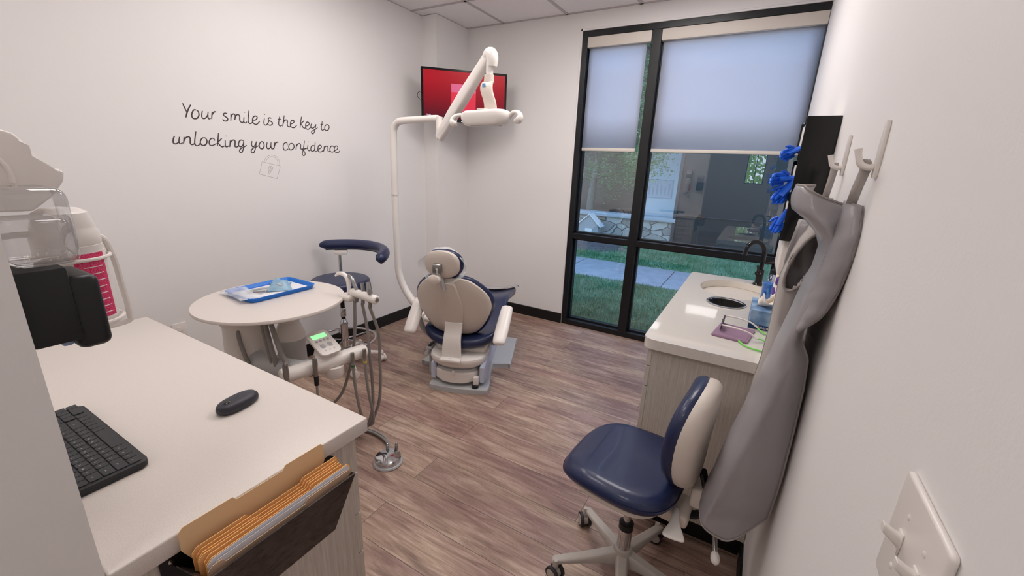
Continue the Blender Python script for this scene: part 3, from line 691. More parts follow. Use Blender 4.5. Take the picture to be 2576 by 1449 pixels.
# worktop with two cut holes
def plate_with_holes(bm, outer, holes, z0, z1):
    for z in (z1, z0):
        es = []
        for loop in [outer] + holes:
            vs = [bm.verts.new((x, y, z)) for x, y in loop]
            es += [bm.edges.new((vs[i], vs[(i + 1) % len(vs)])) for i in range(len(vs))]
        bmesh.ops.triangle_fill(bm, use_beauty=True, edges=es, normal=(0, 0, 1))
    bm.verts.ensure_lookup_table(); n = len(bm.verts) // 2; o = 0
    for loop in [outer] + holes:
        m = len(loop)
        for i in range(m):
            a_, b_ = o + i, o + (i + 1) % m
            bm.faces.new([bm.verts[j] for j in (a_, b_, b_ + n, a_ + n)])
        o += m
SX, SY, SA, SB = -0.035, 2.595, 0.178, 0.215
TX, TY, TR = -0.058, 2.275, 0.083
outer = []
r_ = 0.045
for cx_, cy_, a0, rr in ((0.176, 2.895, 0, 0.001), (-0.30 + 0.03, 2.895 - 0.03, 90, 0.03), (-0.30 + r_, 1.572 + r_, 180, r_), (0.176, 1.573, 270, 0.001)):
    for k_ in range(8): a_ = rad(a0 + 90 * k_ / 7); outer.append((cx_ + rr * cos(a_), cy_ + rr * sin(a_)))
bm = NB(); plate_with_holes(bm, outer, [[(SX + SA * cos(2 * PI * k_ / 48), SY + SB * sin(2 * PI * k_ / 48)) for k_ in range(48)], [(TX + TR * cos(2 * PI * k_ / 32), TY + TR * sin(2 * PI * k_ / 32)) for k_ in range(32)]], 0.82, 0.86)
tag(ob('sink_worktop', bm, 'countergloss', bev=0.004), 'glossy white worktop with an oval sink and round waste hole', 'worktop')
t = thing('sink_basin', 'oval cream basin set under the glossy worktop', 'sink', (SX, SY, 0.70))
bm = NB(); n = 48; prof = [(1.03, 0.819), (1.0, 0.812), (0.985, 0.78), (0.93, 0.73), (0.8, 0.695), (0.5, 0.682), (0.12, 0.678)]
rings = [[(SX + SA * k_ * cos(2 * PI * i / n), SY + SB * k_ * sin(2 * PI * i / n), z) for i in range(n)] for k_, z in prof]
loft(bm, rings, cap=False); ob('bowl', bm, 'sink', t, solid=0.006)
bm = NB(); lathe(bm, [(0.03, 0), (0.031, 0.003), (0.02, 0.004), (0.004, 0.002)], (SX, SY, 0.680), 24); ob('drain', bm, 'chrome', t)
t = thing('waste_chute', 'round black waste hole with a chrome ring in the worktop', 'waste hole', (TX, TY, 0.86))
bm = NB(); lathe(bm, [(0.0775, -0.012), (0.078, 0.001), (0.090, 0.0015), (0.091, 0.004), (0.088, 0.0055), (0.079, 0.0045), (0.0775, 0.0)], (TX, TY, 0.86), 40, cap=False)
ob('ring', bm, 'chrome', t)
bm = NB(); n = 40; loft(bm, [[(TX + r * cos(2 * PI * i / n), TY + r * sin(2 * PI * i / n), z) for i in range(n)] for r, z in ((0.0765, 0.8605), (0.0735, 0.845), (0.069, 0.70), (0.001, 0.70))], cap=False)
ob('liner', bm, 'base', t)

# faucet
fx, fy = 0.075, 2.80
t = thing('faucet', 'black gooseneck faucet with a side lever behind the oval sink', 'faucet', (fx, fy, 0.86))
bm = NB(); lathe(bm, [(0.028, 0.0), (0.029, 0.006), (0.026, 0.01), (0.020, 0.014), (0.019, 0.055), (0.021, 0.06), (0.021, 0.085), (0.017, 0.092)], (fx, fy, 0.86), 28); ob('base', bm, 'gloss_black', t)
bm = NB(); tube(bm, [(fx, fy, 0.94), (fx, fy, 1.03), (fx - 0.005, fy - 0.004, 1.075), (fx - 0.03, fy - 0.02, 1.108), (fx - 0.062, fy - 0.042, 1.112), (fx - 0.088, fy - 0.06, 1.088), (fx - 0.096, fy - 0.066, 1.05), (fx - 0.098, fy - 0.068, 1.035)], 0.0125, 14, 6); ob('spout', bm, 'gloss_black', t)
bm = NB(); cyl(bm, (fx, fy, 0.93), (fx - 0.015, fy - 0.045, 0.935), 0.014, n=16); tube(bm, [(fx - 0.013, fy - 0.04, 0.935), (fx - 0.016, fy - 0.05, 0.955), (fx - 0.02, fy - 0.06, 0.985)], [0.006, 0.005, 0.006], 8, 4); ob('lever', bm, 'gloss_black', t)

# blue soap bottle
bx_, by_ = 0.122, 2.37
t = thing('soap_bottle', 'clear pump bottle of bright blue liquid soap behind the tissue box', 'soap bottle', (bx_, by_, 0.861))
bm = NB(); lathe(bm, [(0.036, 0.0), (0.039, 0.004), (0.039, 0.118), (0.036, 0.128), (0.024, 0.145), (0.015, 0.152), (0.014, 0.165)], (bx_, by_, 0.8615), 36); ob('bottle', bm, 'clear', t)
bm = NB(); lathe(bm, [(0.0355, 0.001), (0.0378, 0.005), (0.0378, 0.112), (0.034, 0.114)], (bx_, by_, 0.8615), 36); ob('liquid', bm, 'bluefluid', t)
bm = NB(); lathe(bm, [(0.017, 0.158), (0.0175, 0.162), (0.017, 0.178), (0.012, 0.182), (0.006, 0.185), (0.006, 0.205), (0.012, 0.206), (0.012, 0.216), (0.006, 0.218)], (bx_, by_, 0.8615), 24)
tube(bm, [(bx_, by_, 1.073), (bx_ - 0.02, by_ - 0.01, 1.075), (bx_ - 0.042, by_ - 0.02, 1.068)], [0.007, 0.006, 0.0045], 10, 4); ob('pump', bm, 'black', t)
bm = NB(); cyl(bm, (bx_, by_, 0.88), (bx_ + 0.008, by_, 1.02), 0.003, n=8); ob('dip_tube', bm, 'white', t)
# white hand lotion bottle with violet label
bx_, by_ = 0.145, 2.20
t = thing('lotion_bottle', 'white lotion bottle with a violet label beside the apron', 'lotion bottle', (bx_, by_, 0.861))
bm = NB(); lathe(bm, [(0.028, 0.0), (0.030, 0.004), (0.030, 0.14), (0.026, 0.16), (0.018, 0.172)], (bx_, by_, 0.8615), 32, 0.9, 1.2); ob('body', bm, 'white', t)
bm = NB(); lathe(bm, [(0.0295, 0.10), (0.0303, 0.102), (0.0303, 0.135), (0.0295, 0.137)], (bx_, by_, 0.8615), 32, 0.91, 1.21); ob('label', bm, 'violet', t)
bm = NB(); lathe(bm, [(0.019, 0.17), (0.019, 0.20), (0.017, 0.203)], (bx_, by_, 0.8615), 24); ob('cap', bm, 'white', t)

# white paper towel dispenser under the glove rack
t = thing('towel_dispenser', 'white paper towel dispenser on the wall below the black glove rack', 'towel dispenser', (0.13, 1.95, 1.1))
bm = NB(); rbox(bm, 0.098, 1.80, 1.13, 0.179, 2.07, 1.262, 0.008, 3); ob('body', bm, 'white', t)
bm = NB(); rbox(bm, 0.112, 1.84, 1.045, 0.165, 2.03, 1.131, 0.01, 3); ob('lower_tray', bm, 'tissue', t)
bm = NB(); rbox(bm, 0.104, 1.815, 1.085, 0.122, 1.845, 1.118, 0.008, 3); ob('sample_bottle', bm, 'violet', t)

# tissue box
t = thing('tissue_box', 'blue patterned tissue box with a tissue pulled up', 'tissue box', (0.11, 2.05, 0.861))
x0, y0, x1, y1 = 0.048, 1.95, 0.158, 2.165
bm = NB(); rbox(bm, x0, y0, 0.879, x1, y1, 0.942, 0.0015, 1); ob('box', bm, 'tbox', t, flat=True)
bm = NB(); rbox(bm, x0 - 0.0004, y0 - 0.0004, 0.8612, x1 + 0.0004, y1 + 0.0004, 0.88, 0.001, 1); bs = ob('base_band', bm, 'tboxb', t, flat=True)
bm = NB(); text_into(bm, 'Kleenex', 0.017, frame_of((1, 0, 0), (0, 0, 1), (0, -1, 0), (0.106, y0 - 0.0008, 0.8655))); ob('lettering', bm, 'white', bs, flat=True)
bm = NB(); rr = []
for i in range(9):
    v = i / 8; h = 0.942 + 0.045 * v; row_ = []
    for j in range(17):
        a_ = 2 * PI * j / 16; ww = 0.018 + 0.022 * v * (1 - 0.35 * v) + 0.007 * sin(5 * a_ + 4 * v)
        row_.append((0.085 + ww * cos(a_) * 0.8 + 0.022 * v + 0.006 * sin(3 * a_ + v * 5), 2.05 + ww * sin(a_) * 1.2 - 0.03 * v, h + 0.022 * v * sin(2 * a_ + 1)))
    rr.append(row_)
sheet(bm, rr); ob('tissue', bm, 'tissue', t, solid=0.0006)

# purple case and glasses with lime cord
t = thing('glasses_case', 'flat mauve case under the glasses on the sink worktop', 'glasses case', (-0.0, 1.84, 0.861))
Fc = Matrix.Translation((0.0, 1.835, 0.8612)) @ Matrix.Rotation(rad(-8), 4, 'Z')
bm = NB(); prism(bm, rrect(-0.065, -0.085, 0.065, 0.085, 0.006), 0.0, 0.006, Fc, r=0.001, seg=1); ob('case', bm, 'purple', t)
bm = NB(); prism(bm, rrect(-0.058, -0.078, 0.058, 0.03, 0.004), 0.006, 0.0068, Fc); ob('flap', bm, 'purple', t)
t = thing('safety_glasses', 'clear armed protective glasses with dark lenses lying on the mauve case', 'glasses', (-0.03, 1.86, 0.868))
gz = 0.868
bm = NB()
for yy in (1.835, 1.905):
    lp = [(-0.045 + 0.004 * sin(q), yy + 0.03 * cos(q), gz + 0.021 + 0.019 * sin(q)) for q in [2 * PI * k_ / 20 for k_ in range(20)]]
    tube(bm, lp, 0.0022, 6, closed=True)
tube(bm, [(-0.045, 1.863, gz + 0.027), (-0.048, 1.870, gz + 0.031), (-0.045, 1.877, gz + 0.027)], 0.002, 6, 4); ob('frame', bm, 'darkglassitem', t)
for yy in (1.835, 1.905):
    bm = NB(); vs = [bm.verts.new((-0.045, yy + 0.029 * cos(q), gz + 0.021 + 0.018 * sin(q))) for q in [2 * PI * k_ / 20 for k_ in range(20)]]; bm.faces.new(vs); ob('lens', bm, glassy('smoke_lens', (0.35, 0.32, 0.38), 2) if yy < 1.85 else bpy.data.materials['smoke_lens'], t, solid=0.0015)
for yy, dy in ((1.803, -0.008), (1.937, 0.0)):
    bm = NB(); tube(bm, [(-0.045, yy, gz + 0.03), (0.0, yy + dy, gz + 0.03), (0.05, yy + dy - .005, gz + 0.024), (0.085, yy + dy - .01, gz + 0.006)], [0.003, 0.0035, 0.003, 0.004], 8, 5); ob('arm', bm, 'white', t)
bm = NB(); tube(bm, [(0.085, 1.785, gz + 0.006), (0.10, 1.80, gz + 0.002), (0.12, 1.79, gz), (0.15, 1.77, gz)], 0.003, 8, 5)
ob('neck_cord', bm, 'lime', t); bm = NB(); tube(bm, [(0.085, 1.927, gz + 0.004), (0.10, 1.90, gz), (0.13, 1.88, gz), (0.155, 1.87, gz)], 0.003, 8, 5)
ob('neck_cord', bm, 'lime', t); bm = NB(); tube(bm, [(0.02, 1.755, gz - 0.003), (0.045, 1.71, gz - 0.003), (0.08, 1.69, gz - 0.003), (0.13, 1.685, gz - 0.003)], 0.0032, 8, 5); ob('neck_cord', bm, 'lime', t)

# glove box rack: black acrylic, with nitrile gloves poking out
t = thing('glove_rack', 'black acrylic glove box rack on the right wall by the window', 'glove rack', (0.13, 1.89, 1.27))
bm = NB(); rbox(bm, 0.086, 1.749, 1.264, 0.179, 1.754, 1.673, 0.001, 1); ob('near_side', bm, 'gloss_black', t, flat=True)
bm = NB(); rbox(bm, 0.086, 2.015, 1.264, 0.179, 2.02, 1.673, 0.001, 1); ob('far_side', bm, 'gloss_black', t, flat=True)
bm = NB(); box(bm, 0.172, 1.754, 1.264, 0.179, 2.015, 1.673); ob('back', bm, 'gloss_black', t, flat=True)
for z in (1.266, 1.40, 1.535): bm = NB(); box(bm, 0.088, 1.754, z, 0.172, 2.015, z + 0.004); ob('shelf', bm, 'gloss_black', t, flat=True)
for z in (1.264, 1.40, 1.535):
    bm = NB(); box(bm, 0.083, 1.754, z, 0.087, 2.015, z + 0.03); ob('front_lip', bm, 'gloss_black', t, flat=True)
for i, z in enumerate((1.272, 1.406, 1.541)):
    lv = ('lowest', 'middle', 'top')[i]
    b = thing('glove_box', 'white glove box on the %s shelf of the black rack' % lv, 'glove box', (0.13, 1.88, z), group='glove boxes in the black rack')
    bm = NB(); rbox(bm, 0.092, 1.76, z, 0.170, 2.008, z + 0.118, 0.002, 1); ob('carton', bm, 'white', b, flat=True)
def hand_glove(bm, p, d, up, s, seed):
    """limp nitrile glove: cuff, palm and five soft fingers"""
    r = random.Random(seed); d = Vector(d).normalized(); up = Vector(up); up = (up - d * up.dot(d)).normalized(); sd = d.cross(up); p = Vector(p)
    tube(bm, [p - d * 0.03 * s, p, p + d * 0.03 * s, p + d * 0.055 * s], [0.016 * s, 0.022 * s, 0.027 * s, 0.024 * s], 10, 4, flat=0.55)
    for k_ in range(4):
        o_ = sd * (k_ - 1.5) * 0.0125 * s; q = p + d * 0.05 * s + o_; L_ = (0.038, 0.048, 0.045, 0.034)[k_] * s; dr = -0.35 - 0.3 * r.random()
        tube(bm, [q - d * 0.02 * s, q + d * L_ * 0.4 + o_ * 0.05 + up * r.uniform(-.006, .006), q + d * L_ * 0.8 + up * dr * 0.02 * s + o_ * 0.05, q + d * L_ + up * dr * 0.05 * s], [0.0085 * s, 0.0082 * s, 0.0075 * s, 0.004 * s], 8, 4)
    q = p + d * 0.015 * s - sd * 0.018 * s; tube(bm, [q, q + d * 0.02 * s - sd * 0.015 * s, q + d * 0.038 * s - sd * 0.022 * s - up * 0.01 * s], [0.007 * s, 0.007 * s, 0.003 * s], 8, 4)
for nm, (p, d, s, lab) in enumerate((((0.085, 1.85, 1.575), (-0.7, -0.35, -0.45), 0.72, 'blue glove hanging out of the top glove box'),
                       ((0.083, 1.86, 1.475), (-0.75, -0.4, -0.1), 0.85, 'upper blue glove hanging out of the middle glove box'),
                       ((0.081, 1.84, 1.45), (-0.45, -0.3, -0.85), 0.85, 'lower blue glove hanging out of the middle glove box'),
                       ((0.083, 1.82, 1.345), (-0.3, -0.3, -0.9), 0.75, 'blue glove hanging out of the lowest glove box'))):
    bm = NB(); hand_glove(bm, p, d, (0.2, 0.9, 0.3), s, nm); tag(ob('nitrile_glove', bm, 'glove'), lab, 'glove')
# outer frame behind the rack
t = thing('mask_rack', 'second narrow black rack just beyond the glove rack', 'wall rack', (0.13, 2.16, 1.25))
bm = NB(); rbox(bm, 0.098, 2.07, 1.255, 0.179, 2.075, 1.70, 0.001, 1); ob('near_side', bm, 'gloss_black', t, flat=True)
bm = NB(); rbox(bm, 0.098, 2.25, 1.255, 0.179, 2.255, 1.70, 0.001, 1); ob('far_side', bm, 'gloss_black', t, flat=True)
bm = NB(); box(bm, 0.098, 2.075, 1.255, 0.102, 2.25, 1.69); ob('front', bm, 'gloss_black', t, flat=True)

# ------------------------------------------------------------------ near stool (forward = local +y)
def rot_z(v, a): return Vector((v[0] * cos(a) - v[1] * sin(a), v[0] * sin(a) + v[1] * cos(a), v[2]))
def caster(t, x, y, a, wheelmat='rubber', r=0.029, z0=0.0, stem='castw'):
    c_ = []
    ax = Vector((cos(a), sin(a), 0)); p = Vector((x, y, z0 + r))
    bm = NB(); hubc = p
    cyl(bm, p - ax * 0.010, p + ax * 0.010, r * 0.72, n=20)
    tube(bm, [p + Vector((0, 0, r * 0.5)), p + Vector((0, 0, 0.058))], [0.011, 0.009], 12)
    cf = ob('caster', bm, stem, t, local=True)
    for s in (-1, 1):
        bm = NB(); q = p + ax * 0.016 * s
        cyl(bm, q - ax * 0.006, q + ax * 0.006, r, n=28); 
        bmesh.ops.bevel(bm, geom=[e for e in bm.edges if e.calc_face_angle(0) > 1], offset=0.003, segments=2, profile=0.5, affect='EDGES')
        w_ = ob('tyre', bm, wheelmat, cf, local=True)
        bm = NB(); cyl(bm, q + ax * 0.0055 * s, q + ax * 0.0075 * s, r * 0.72, n=24); ob('wheel_hub', bm, stem, cf, local=True)

SP = (-0.215, 1.295)
t = thing('operator_stool', 'navy stool with a tall curved backrest and pale five star base by the apron', 'stool', (SP[0], SP[1], 0), rad(85))
for k_ in range(5):
    a = rad(68 - 85 + 72 * k_); d = Vector((cos(a), sin(a), 0)); s = Vector((-sin(a), cos(a), 0))
    bm = NB(); rings = []
    for u_, w2, zt, zb in ((0.015, 0.024, 0.128, 0.07), (0.07, 0.021, 0.118, 0.078), (0.15, 0.019, 0.100, 0.076), (0.22, 0.017, 0.088, 0.070), (0.252, 0.015, 0.084, 0.064), (0.262, 0.010, 0.078, 0.062)):
        rings.append([d * u_ + s * q[0] * w2 + Vector((0, 0, zb + (zt - zb) * q[1])) for q in ((-1, 0), (1, 0), (1, 0.75), (0.7, 1), (-0.7, 1), (-1, 0.75))])
    loft(bm, rings); tube(bm, [d * 0.245 + Vector((0, 0, 0.052)), d * 0.245 + Vector((0, 0, 0.075))], 0.012, 12)
    ob('base_arm', bm, 'castw', t, local=True, bev=0.003)
    caster(t, 0.245 * cos(a) + 0.012 * cos(a + 1.2), 0.245 * sin(a) + 0.012 * sin(a + 1.2), a + rad((20, 75, 40, 110, 60)[k_]))
bm = NB(); lathe(bm, [(0.034, 0.06), (0.036, 0.075), (0.036, 0.12), (0.031, 0.138), (0.026, 0.141)], n=32); ob('hub', bm, 'castw', t, local=True)
bm = NB(); lathe(bm, [(0.0245, 0.115), (0.0245, 0.235), (0.0235, 0.238)], n=28); ob('column', bm, 'chrome', t, local=True)
bm = NB(); lathe(bm, [(0.0262, 0.226), (0.0262, 0.25), (0.018, 0.254)], n=28); ob('column_collar', bm, 'black', t, local=True)
bm = NB(); lathe(bm, [(0.0135, 0.24), (0.0135, 0.45)], n=20); ob('gas_lift', bm, 'chrome', t, local=True)
# seat: rounded trapezoid, wider at the back
def seat_outline(sx, sy, k):
    out = []
    for x, y in sup(sx, sy, 2.9, 56): out.append((x * (1 - k * y / sy), y))
    return out
Ms = Matrix.Translation((0.0, 0.035, 0))
bm = NB(); pillow(bm, seat_outline(0.205, 0.20, 0.06), 0.452, 0.527, Ms, edge=0.62, steps=7, dome=0.003,
                  bend=lambda q: Vector((q.x, q.y, q.z - 0.035 * max(0, (q.y - 0.06) / 0.14) ** 2 + 0.012 * (q.x / 0.2) ** 2 - 0.004)))
ob('seat', bm, 'navy', t, local=True, sub=1)
bm = NB(); pillow(bm, seat_outline(0.175, 0.17, 0.06), 0.436, 0.462, Ms, edge=0.3, steps=3, bend=lambda q: Vector((q.x, q.y, q.z - 0.03 * max(0, (q.y - 0.06) / 0.14) ** 2))); ob('seat_pan', bm, 'cream', t, local=True)
bm = NB(); rbox(bm, -0.06, -0.20, 0.385, 0.06, 0.08, 0.43, 0.012, 3); mech = ob('mechanism', bm, 'cream', t, local=True)
# backrest, wrapped: y is towards the sitter
def bend_back(q):  # q.x across, q.y up, q.z out of the pad towards the sitter
    x = q.x; v = q.y
    return Vector((x, q.z - 0.165 + 0.45 * x * x - 0.5 * (v + 0.06) ** 2, 0.70 + v))
def back_outline(sx, sy):
    return [(x * (1.0 + 0.16 * y / sy), y) for x, y in sup(sx, sy, 2.3, 48)]
bm = NB(); pillow(bm, back_outline(0.155, 0.178), 0.0, 0.056, None, edge=0.49, steps=6, bend=bend_back); bk = ob('backrest', bm, 'navy', t, local=True, sub=1)
bm = NB(); rings = []
for k_, d_ in ((0.97, 0.022), (0.985, 0.006), (0.97, -0.010), (0.90, -0.026), (0.76, -0.036), (0.5, -0.042), (0.15, -0.044)):
    rings.append([bend_back(Vector((x, y, d_))) for x, y in back_outline(0.155 * k_, 0.18 * k_)])
loft(bm, rings); ob('backrest_shell', bm, 'ivory', t, local=True)
bm = NB(); tube(bm, [(0, -0.13, 0.41), (0, -0.18, 0.40), (0, -0.23, 0.43), (0, -0.235, 0.50), (0, -0.21, 0.58)], 0.019, 10, 5, flat=0.6)
ob('back_support', bm, 'black', t, local=True)
bm = NB(); rbox(bm, -0.035, -0.235, 0.46, 0.035, -0.19, 0.53, 0.01, 3); ob('back_bracket', bm, 'cream', t, local=True)
# levers reach out under the seat towards the near side
bm = NB()
Ml = Matrix.Translation((0, 0, 0))
def W2L(x, y, z): return rot_z((x - SP[0], y - SP[1], z), -rad(85))
pl_ = [W2L(*p) for p in ((-0.060, 1.25, 0.438), (-0.055, 1.2, 0.434), (-0.05, 1.16, 0.43), (-0.047, 1.11, 0.424))]
ax_ = (pl_[-1] - pl_[0]).normalized(); sd_ = ax_.cross(Vector((0, 0, 1))).normalized(); up_ = sd_.cross(ax_)
rings = []
for s_, w_, th in ((0, 0.011, 0.006), (0.05, 0.011, 0.006), (0.075, 0.017, 0.005), (0.098, 0.027, 0.005), (0.118, 0.034, 0.005), (0.130, 0.031, 0.004)):
    c_ = pl_[0] + ax_ * s_ ; rings.append([c_ + sd_ * w_ * x_ + up_ * th * y_ for x_, y_ in sup(1, 1, 2.5, 16)])
loft(bm, rings); ob('paddle_lever', bm, 'white', t, local=True, sub=1)
bm = NB(); a_, b_ = W2L(0.045, 1.29, 0.452), W2L(0.069, 1.19, 0.378); cyl(bm, a_, b_, 0.0075, n=14); rod = ob('rod_lever', bm, 'steel', t, local=True)
dn = (b_ - a_).normalized(); bm = NB(); tube(bm, [b_ - dn * 0.004, b_ + dn * 0.004, b_ + dn * 0.016, b_ + dn * 0.026, b_ + dn * 0.031], [0.0085, 0.0125, 0.0135, 0.010, 0.003], 16); ob('lever_tip', bm, 'white', rod, local=True)

# ------------------------------------------------------------------ far stool with a wrapped arm bar
S2 = (-2.47, 1.885)
t = thing('assistant_stool', 'round navy stool with curved arm bar and chrome foot ring by the lettered wall', 'stool', (S2[0], S2[1], 0), 0)
for k_ in range(5):
    a = rad(45 + 72 * k_); d = Vector((cos(a), sin(a), 0)); s = Vector((-sin(a), cos(a), 0))
    bm = NB(); rings = []
    for u_, w2, zt, zb in ((0.015, 0.02, 0.115, 0.075), (0.1, 0.017, 0.105, 0.078), (0.22, 0.014, 0.085, 0.066), (0.265, 0.011, 0.078, 0.062)):
        rings.append([d * u_ + s * q[0] * w2 + Vector((0, 0, zb + (zt - zb) * q[1])) for q in ((-1, 0), (1, 0), (1, 0.7), (0.6, 1), (-0.6, 1), (-1, 0.7))])
    loft(bm, rings); ob('base_arm', bm, 'white', t, local=True, bev=0.002)
    caster(t, 0.255 * cos(a), 0.255 * sin(a), a + rad(30 + 40 * k_), 'white', 0.027, 0, 'white')
bm = NB(); lathe(bm, [(0.05, 0.07), (0.052, 0.08), (0.05, 0.105), (0.038, 0.125), (0.034, 0.14), (0.026, 0.145)], n=8); ob('hub', bm, 'steel', t, local=True)
bm = NB(); lathe(bm, [(0.026, 0.14), (0.026, 0.31), (0.028, 0.315), (0.028, 0.335), (0.022, 0.345), (0.017, 0.36)], n=28); ob('column', bm, 'chrome', t, local=True)
bm = NB(); lathe(bm, [(0.015, 0.35), (0.015, 0.62)], n=20); ob('gas_lift', bm, 'gloss_black', t, local=True)
bm = NB(); lathe(bm, [(0.02, 0.38), (0.021, 0.383), (0.021, 0.44), (0.019, 0.445)], n=24); ob('column_sleeve', bm, 'chrome', t, local=True)
FR = 0.215; bm = NB(); tube(bm, [(FR * cos(2 * PI * k_ / 48), FR * sin(2 * PI * k_ / 48), 0.20) for k_ in range(48)], 0.0085, 10, closed=True)
fr = ob('foot_ring', bm, 'chrome', t, local=True)
for k_ in range(5):
    a = rad(10 + 72 * k_); bm = NB(); tube(bm, [(0.03 * cos(a), 0.03 * sin(a), 0.20), (FR * cos(a), FR * sin(a), 0.20)], 0.006, 8); ob('ring_spoke', bm, 'chrome', fr, local=True)
bm = NB(); pillow(bm, [(0.198 * cos(2 * PI * k_ / 48), 0.198 * sin(2 * PI * k_ / 48)) for k_ in range(48)], 0.585, 0.662, None, edge=0.25, steps=5); ob('seat', bm, 'navy', t, local=True)
bm = NB(); lathe(bm, [(0.17, 0.565), (0.175, 0.57), (0.175, 0.586)], n=32); ob('seat_pan', bm, 'black', t, local=True)
def W2(x, y, z): return Vector((x - S2[0], y - S2[1], z))
bm = NB(); cyl(bm, W2(-2.615, 2.005, 0.57), W2(-2.615, 2.005, 0.79), 0.0125, n=18); ob('arm_post', bm, 'chrome', t, local=True)
bm = NB(); rbox(bm, -0.015, -0.1, 0.558, 0.015, 0.1, 0.572, 0.004, 2, 0, Matrix.Translation((-0.10, 0.085, 0)) @ Matrix.Rotation(rad(50), 4, 'Z')); ob('arm_post_mount', bm, 'black', t, local=True)
pts_ = [(-2.735, 1.93, 0.860), (-2.715, 1.965, 0.862), (-2.66, 2.02, 0.864), (-2.56, 2.10, 0.866), (-2.44, 2.14, 0.866), (-2.32, 2.13, 0.862), (-2.225, 2.075, 0.852), (-2.17, 1.99, 0.835), (-2.165, 1.955, 0.83)]
bm = NB(); tube(bm, [W2(*p) for p in pts_], [0.012, 0.032, 0.037, 0.037, 0.036, 0.036, 0.038, 0.037, 0.014], 18, 5); ab = ob('arm_pad', bm, 'navy', t, local=True)
bm = NB(); tube(bm, [W2(p[0], p[1], p[2] - 0.038) for p in pts_[1:-1]], 0.010, 8, 5, flat=0.4); ob('arm_rail', bm, 'steel', t, local=True)
bm = NB(); rbox(bm, -0.03, -0.045, 0.795, 0.03, 0.045, 0.823, 0.004, 2, 0, Matrix.Translation(W2(-2.63, 2.03, 0)) @ Matrix.Rotation(rad(-45), 4, 'Z')); ob('arm_clamp', bm, 'white', t, local=True)

# ------------------------------------------------------------------ delivery unit
TC = (-1.945, 1.095); TZ = 0.82; TR_ = 0.325
t = thing('delivery_unit', 'white round topped instrument unit with control pad and grey hoses', 'dental delivery unit', (-1.98, 0.98, 0))
bm = NB(); lathe(bm, [(TR_ - 0.006, -0.016), (TR_ - 0.001, -0.013), (TR_, -0.006), (TR_ - 0.003, 0.0)], (TC[0], TC[1], TZ), 96); ob('table_top', bm, 'counter', t)
bm = NB(); tube(bm, [(-2.03, 0.985, 0.805), (-2.03, 0.985, 0.755), (-2.03, 0.985, 0.735), (-2.03, 0.985, 0.70), (-2.03, 0.985, 0.56)], [0.118, 0.11, 0.098, 0.083, 0.088], 32); nk = ob('neck', bm, 'white', t)
bm = NB(); tube(bm, [(-2.03, 0.985, 0.57), (-2.03, 0.985, 0.52), (-2.03, 0.985, 0.06)], [0.089, 0.075, 0.06], 28); rbox(bm, -2.25, 0.80, 0.0, -1.82, 1.17, 0.06, 0.02, 3); ob('pedestal', bm, 'white', t)
bm = NB(); rbox(bm, -1.96, 0.965, 0.755, -1.80, 1.08, 0.805, 0.012, 3); ob('hose_manifold', bm, 'white', t)
for i, pts_ in enumerate((((-1.985, 0.95, 0.74), (-1.965, 0.93, 0.68), (-1.94, 0.93, 0.60), (-1.91, 0.94, 0.50)),
                          ((-1.885, 1.0, 0.76), (-1.86, 0.99, 0.70), (-1.82, 0.98, 0.62), (-1.80, 0.98, 0.54)),
                          ((-1.865, 1.0, 0.76), (-1.835, 0.99, 0.70), (-1.795, 0.98, 0.62), (-1.77, 0.98, 0.54)),
                          ((-1.84, 1.01, 0.765), (-1.80, 1.0, 0.71), (-1.75, 0.99, 0.64), (-1.70, 0.99, 0.56)))):
    bm = NB(); tube(bm, pts_, 0.011 if i else 0.009, 10, 6); ob('supply_hose', bm, 'hose', t)
bm = NB(); tube(bm, [(-2.03, 0.985, 0.525), (-1.85, 1.0, 0.535), (-1.70, 1.03, 0.545), (-1.66, 1.08, 0.55)], [0.062, 0.05, 0.042, 0.036], 20, 5); ob('lower_arm', bm, 'greyp', t)
# water bottle under the table
bm = NB(); wb = (-1.925, 1.15, 0)
lathe(bm, [(0.05, 0.39), (0.062, 0.40), (0.066, 0.44), (0.066, 0.58), (0.067, 0.615)], wb, 32); bo = ob('water_bottle', bm, P('frosted_bottle', (205, 204, 202), 0.4, trans=0.35), t)
bm = NB(); lathe(bm, [(0.068, 0.605), (0.068, 0.632), (0.050, 0.682), (0.044, 0.688), (0.048, 0.694), (0.048, 0.706), (0.036, 0.708), (0.036, 0.805)], wb, 32); ob('bottle_shoulder', bm, 'white', bo)
# lower instrument bar with keypad
b0, b1 = Vector((-1.685, 0.945, 0.548)), Vector((-1.585, 1.31, 0.56)); bd = (b1 - b0).normalized()
bm = NB(); tube(bm, [b0 - bd * 0.006, b0, b1, b1 + bd * 0.012, b1 + bd * 0.018], [0.026, 0.034, 0.034, 0.028, 0.012], 24); ob('lower_bar', bm, 'white', t)
bm = NB(); tube(bm, [(-1.67, 1.13, 0.50), (-1.655, 1.13, 0.54), (-1.66, 1.135, 0.60), (-1.665, 1.14, 0.625)], [0.02, 0.05, 0.036, 0.030], 20, 4); lathe(bm, [(0.004, -0.05), (0.03, -0.042), (0.043, -0.018), (0.043, 0.02)], (-1.62, 1.165, 0.51), 24); ob('bar_joint', bm, 'white', t)
KP = Vector((-1.662, 1.15, 0.645))
kx = Vector((0.08, 0.99, 0.0)).normalized(); kz = Vector((0.42, -0.10, 0.9)); kz = (kz - kx * kz.dot(kx)).normalized(); ky = kz.cross(kx)
FK = frame_of(kx, ky, kz, KP)
bm = NB(); prism(bm, rrect(-0.052, -0.078, 0.052, 0.078, 0.022, 6), -0.012, 0.0, FK, r=0.004, seg=3); kp = ob('control_pad', bm, 'white', t)
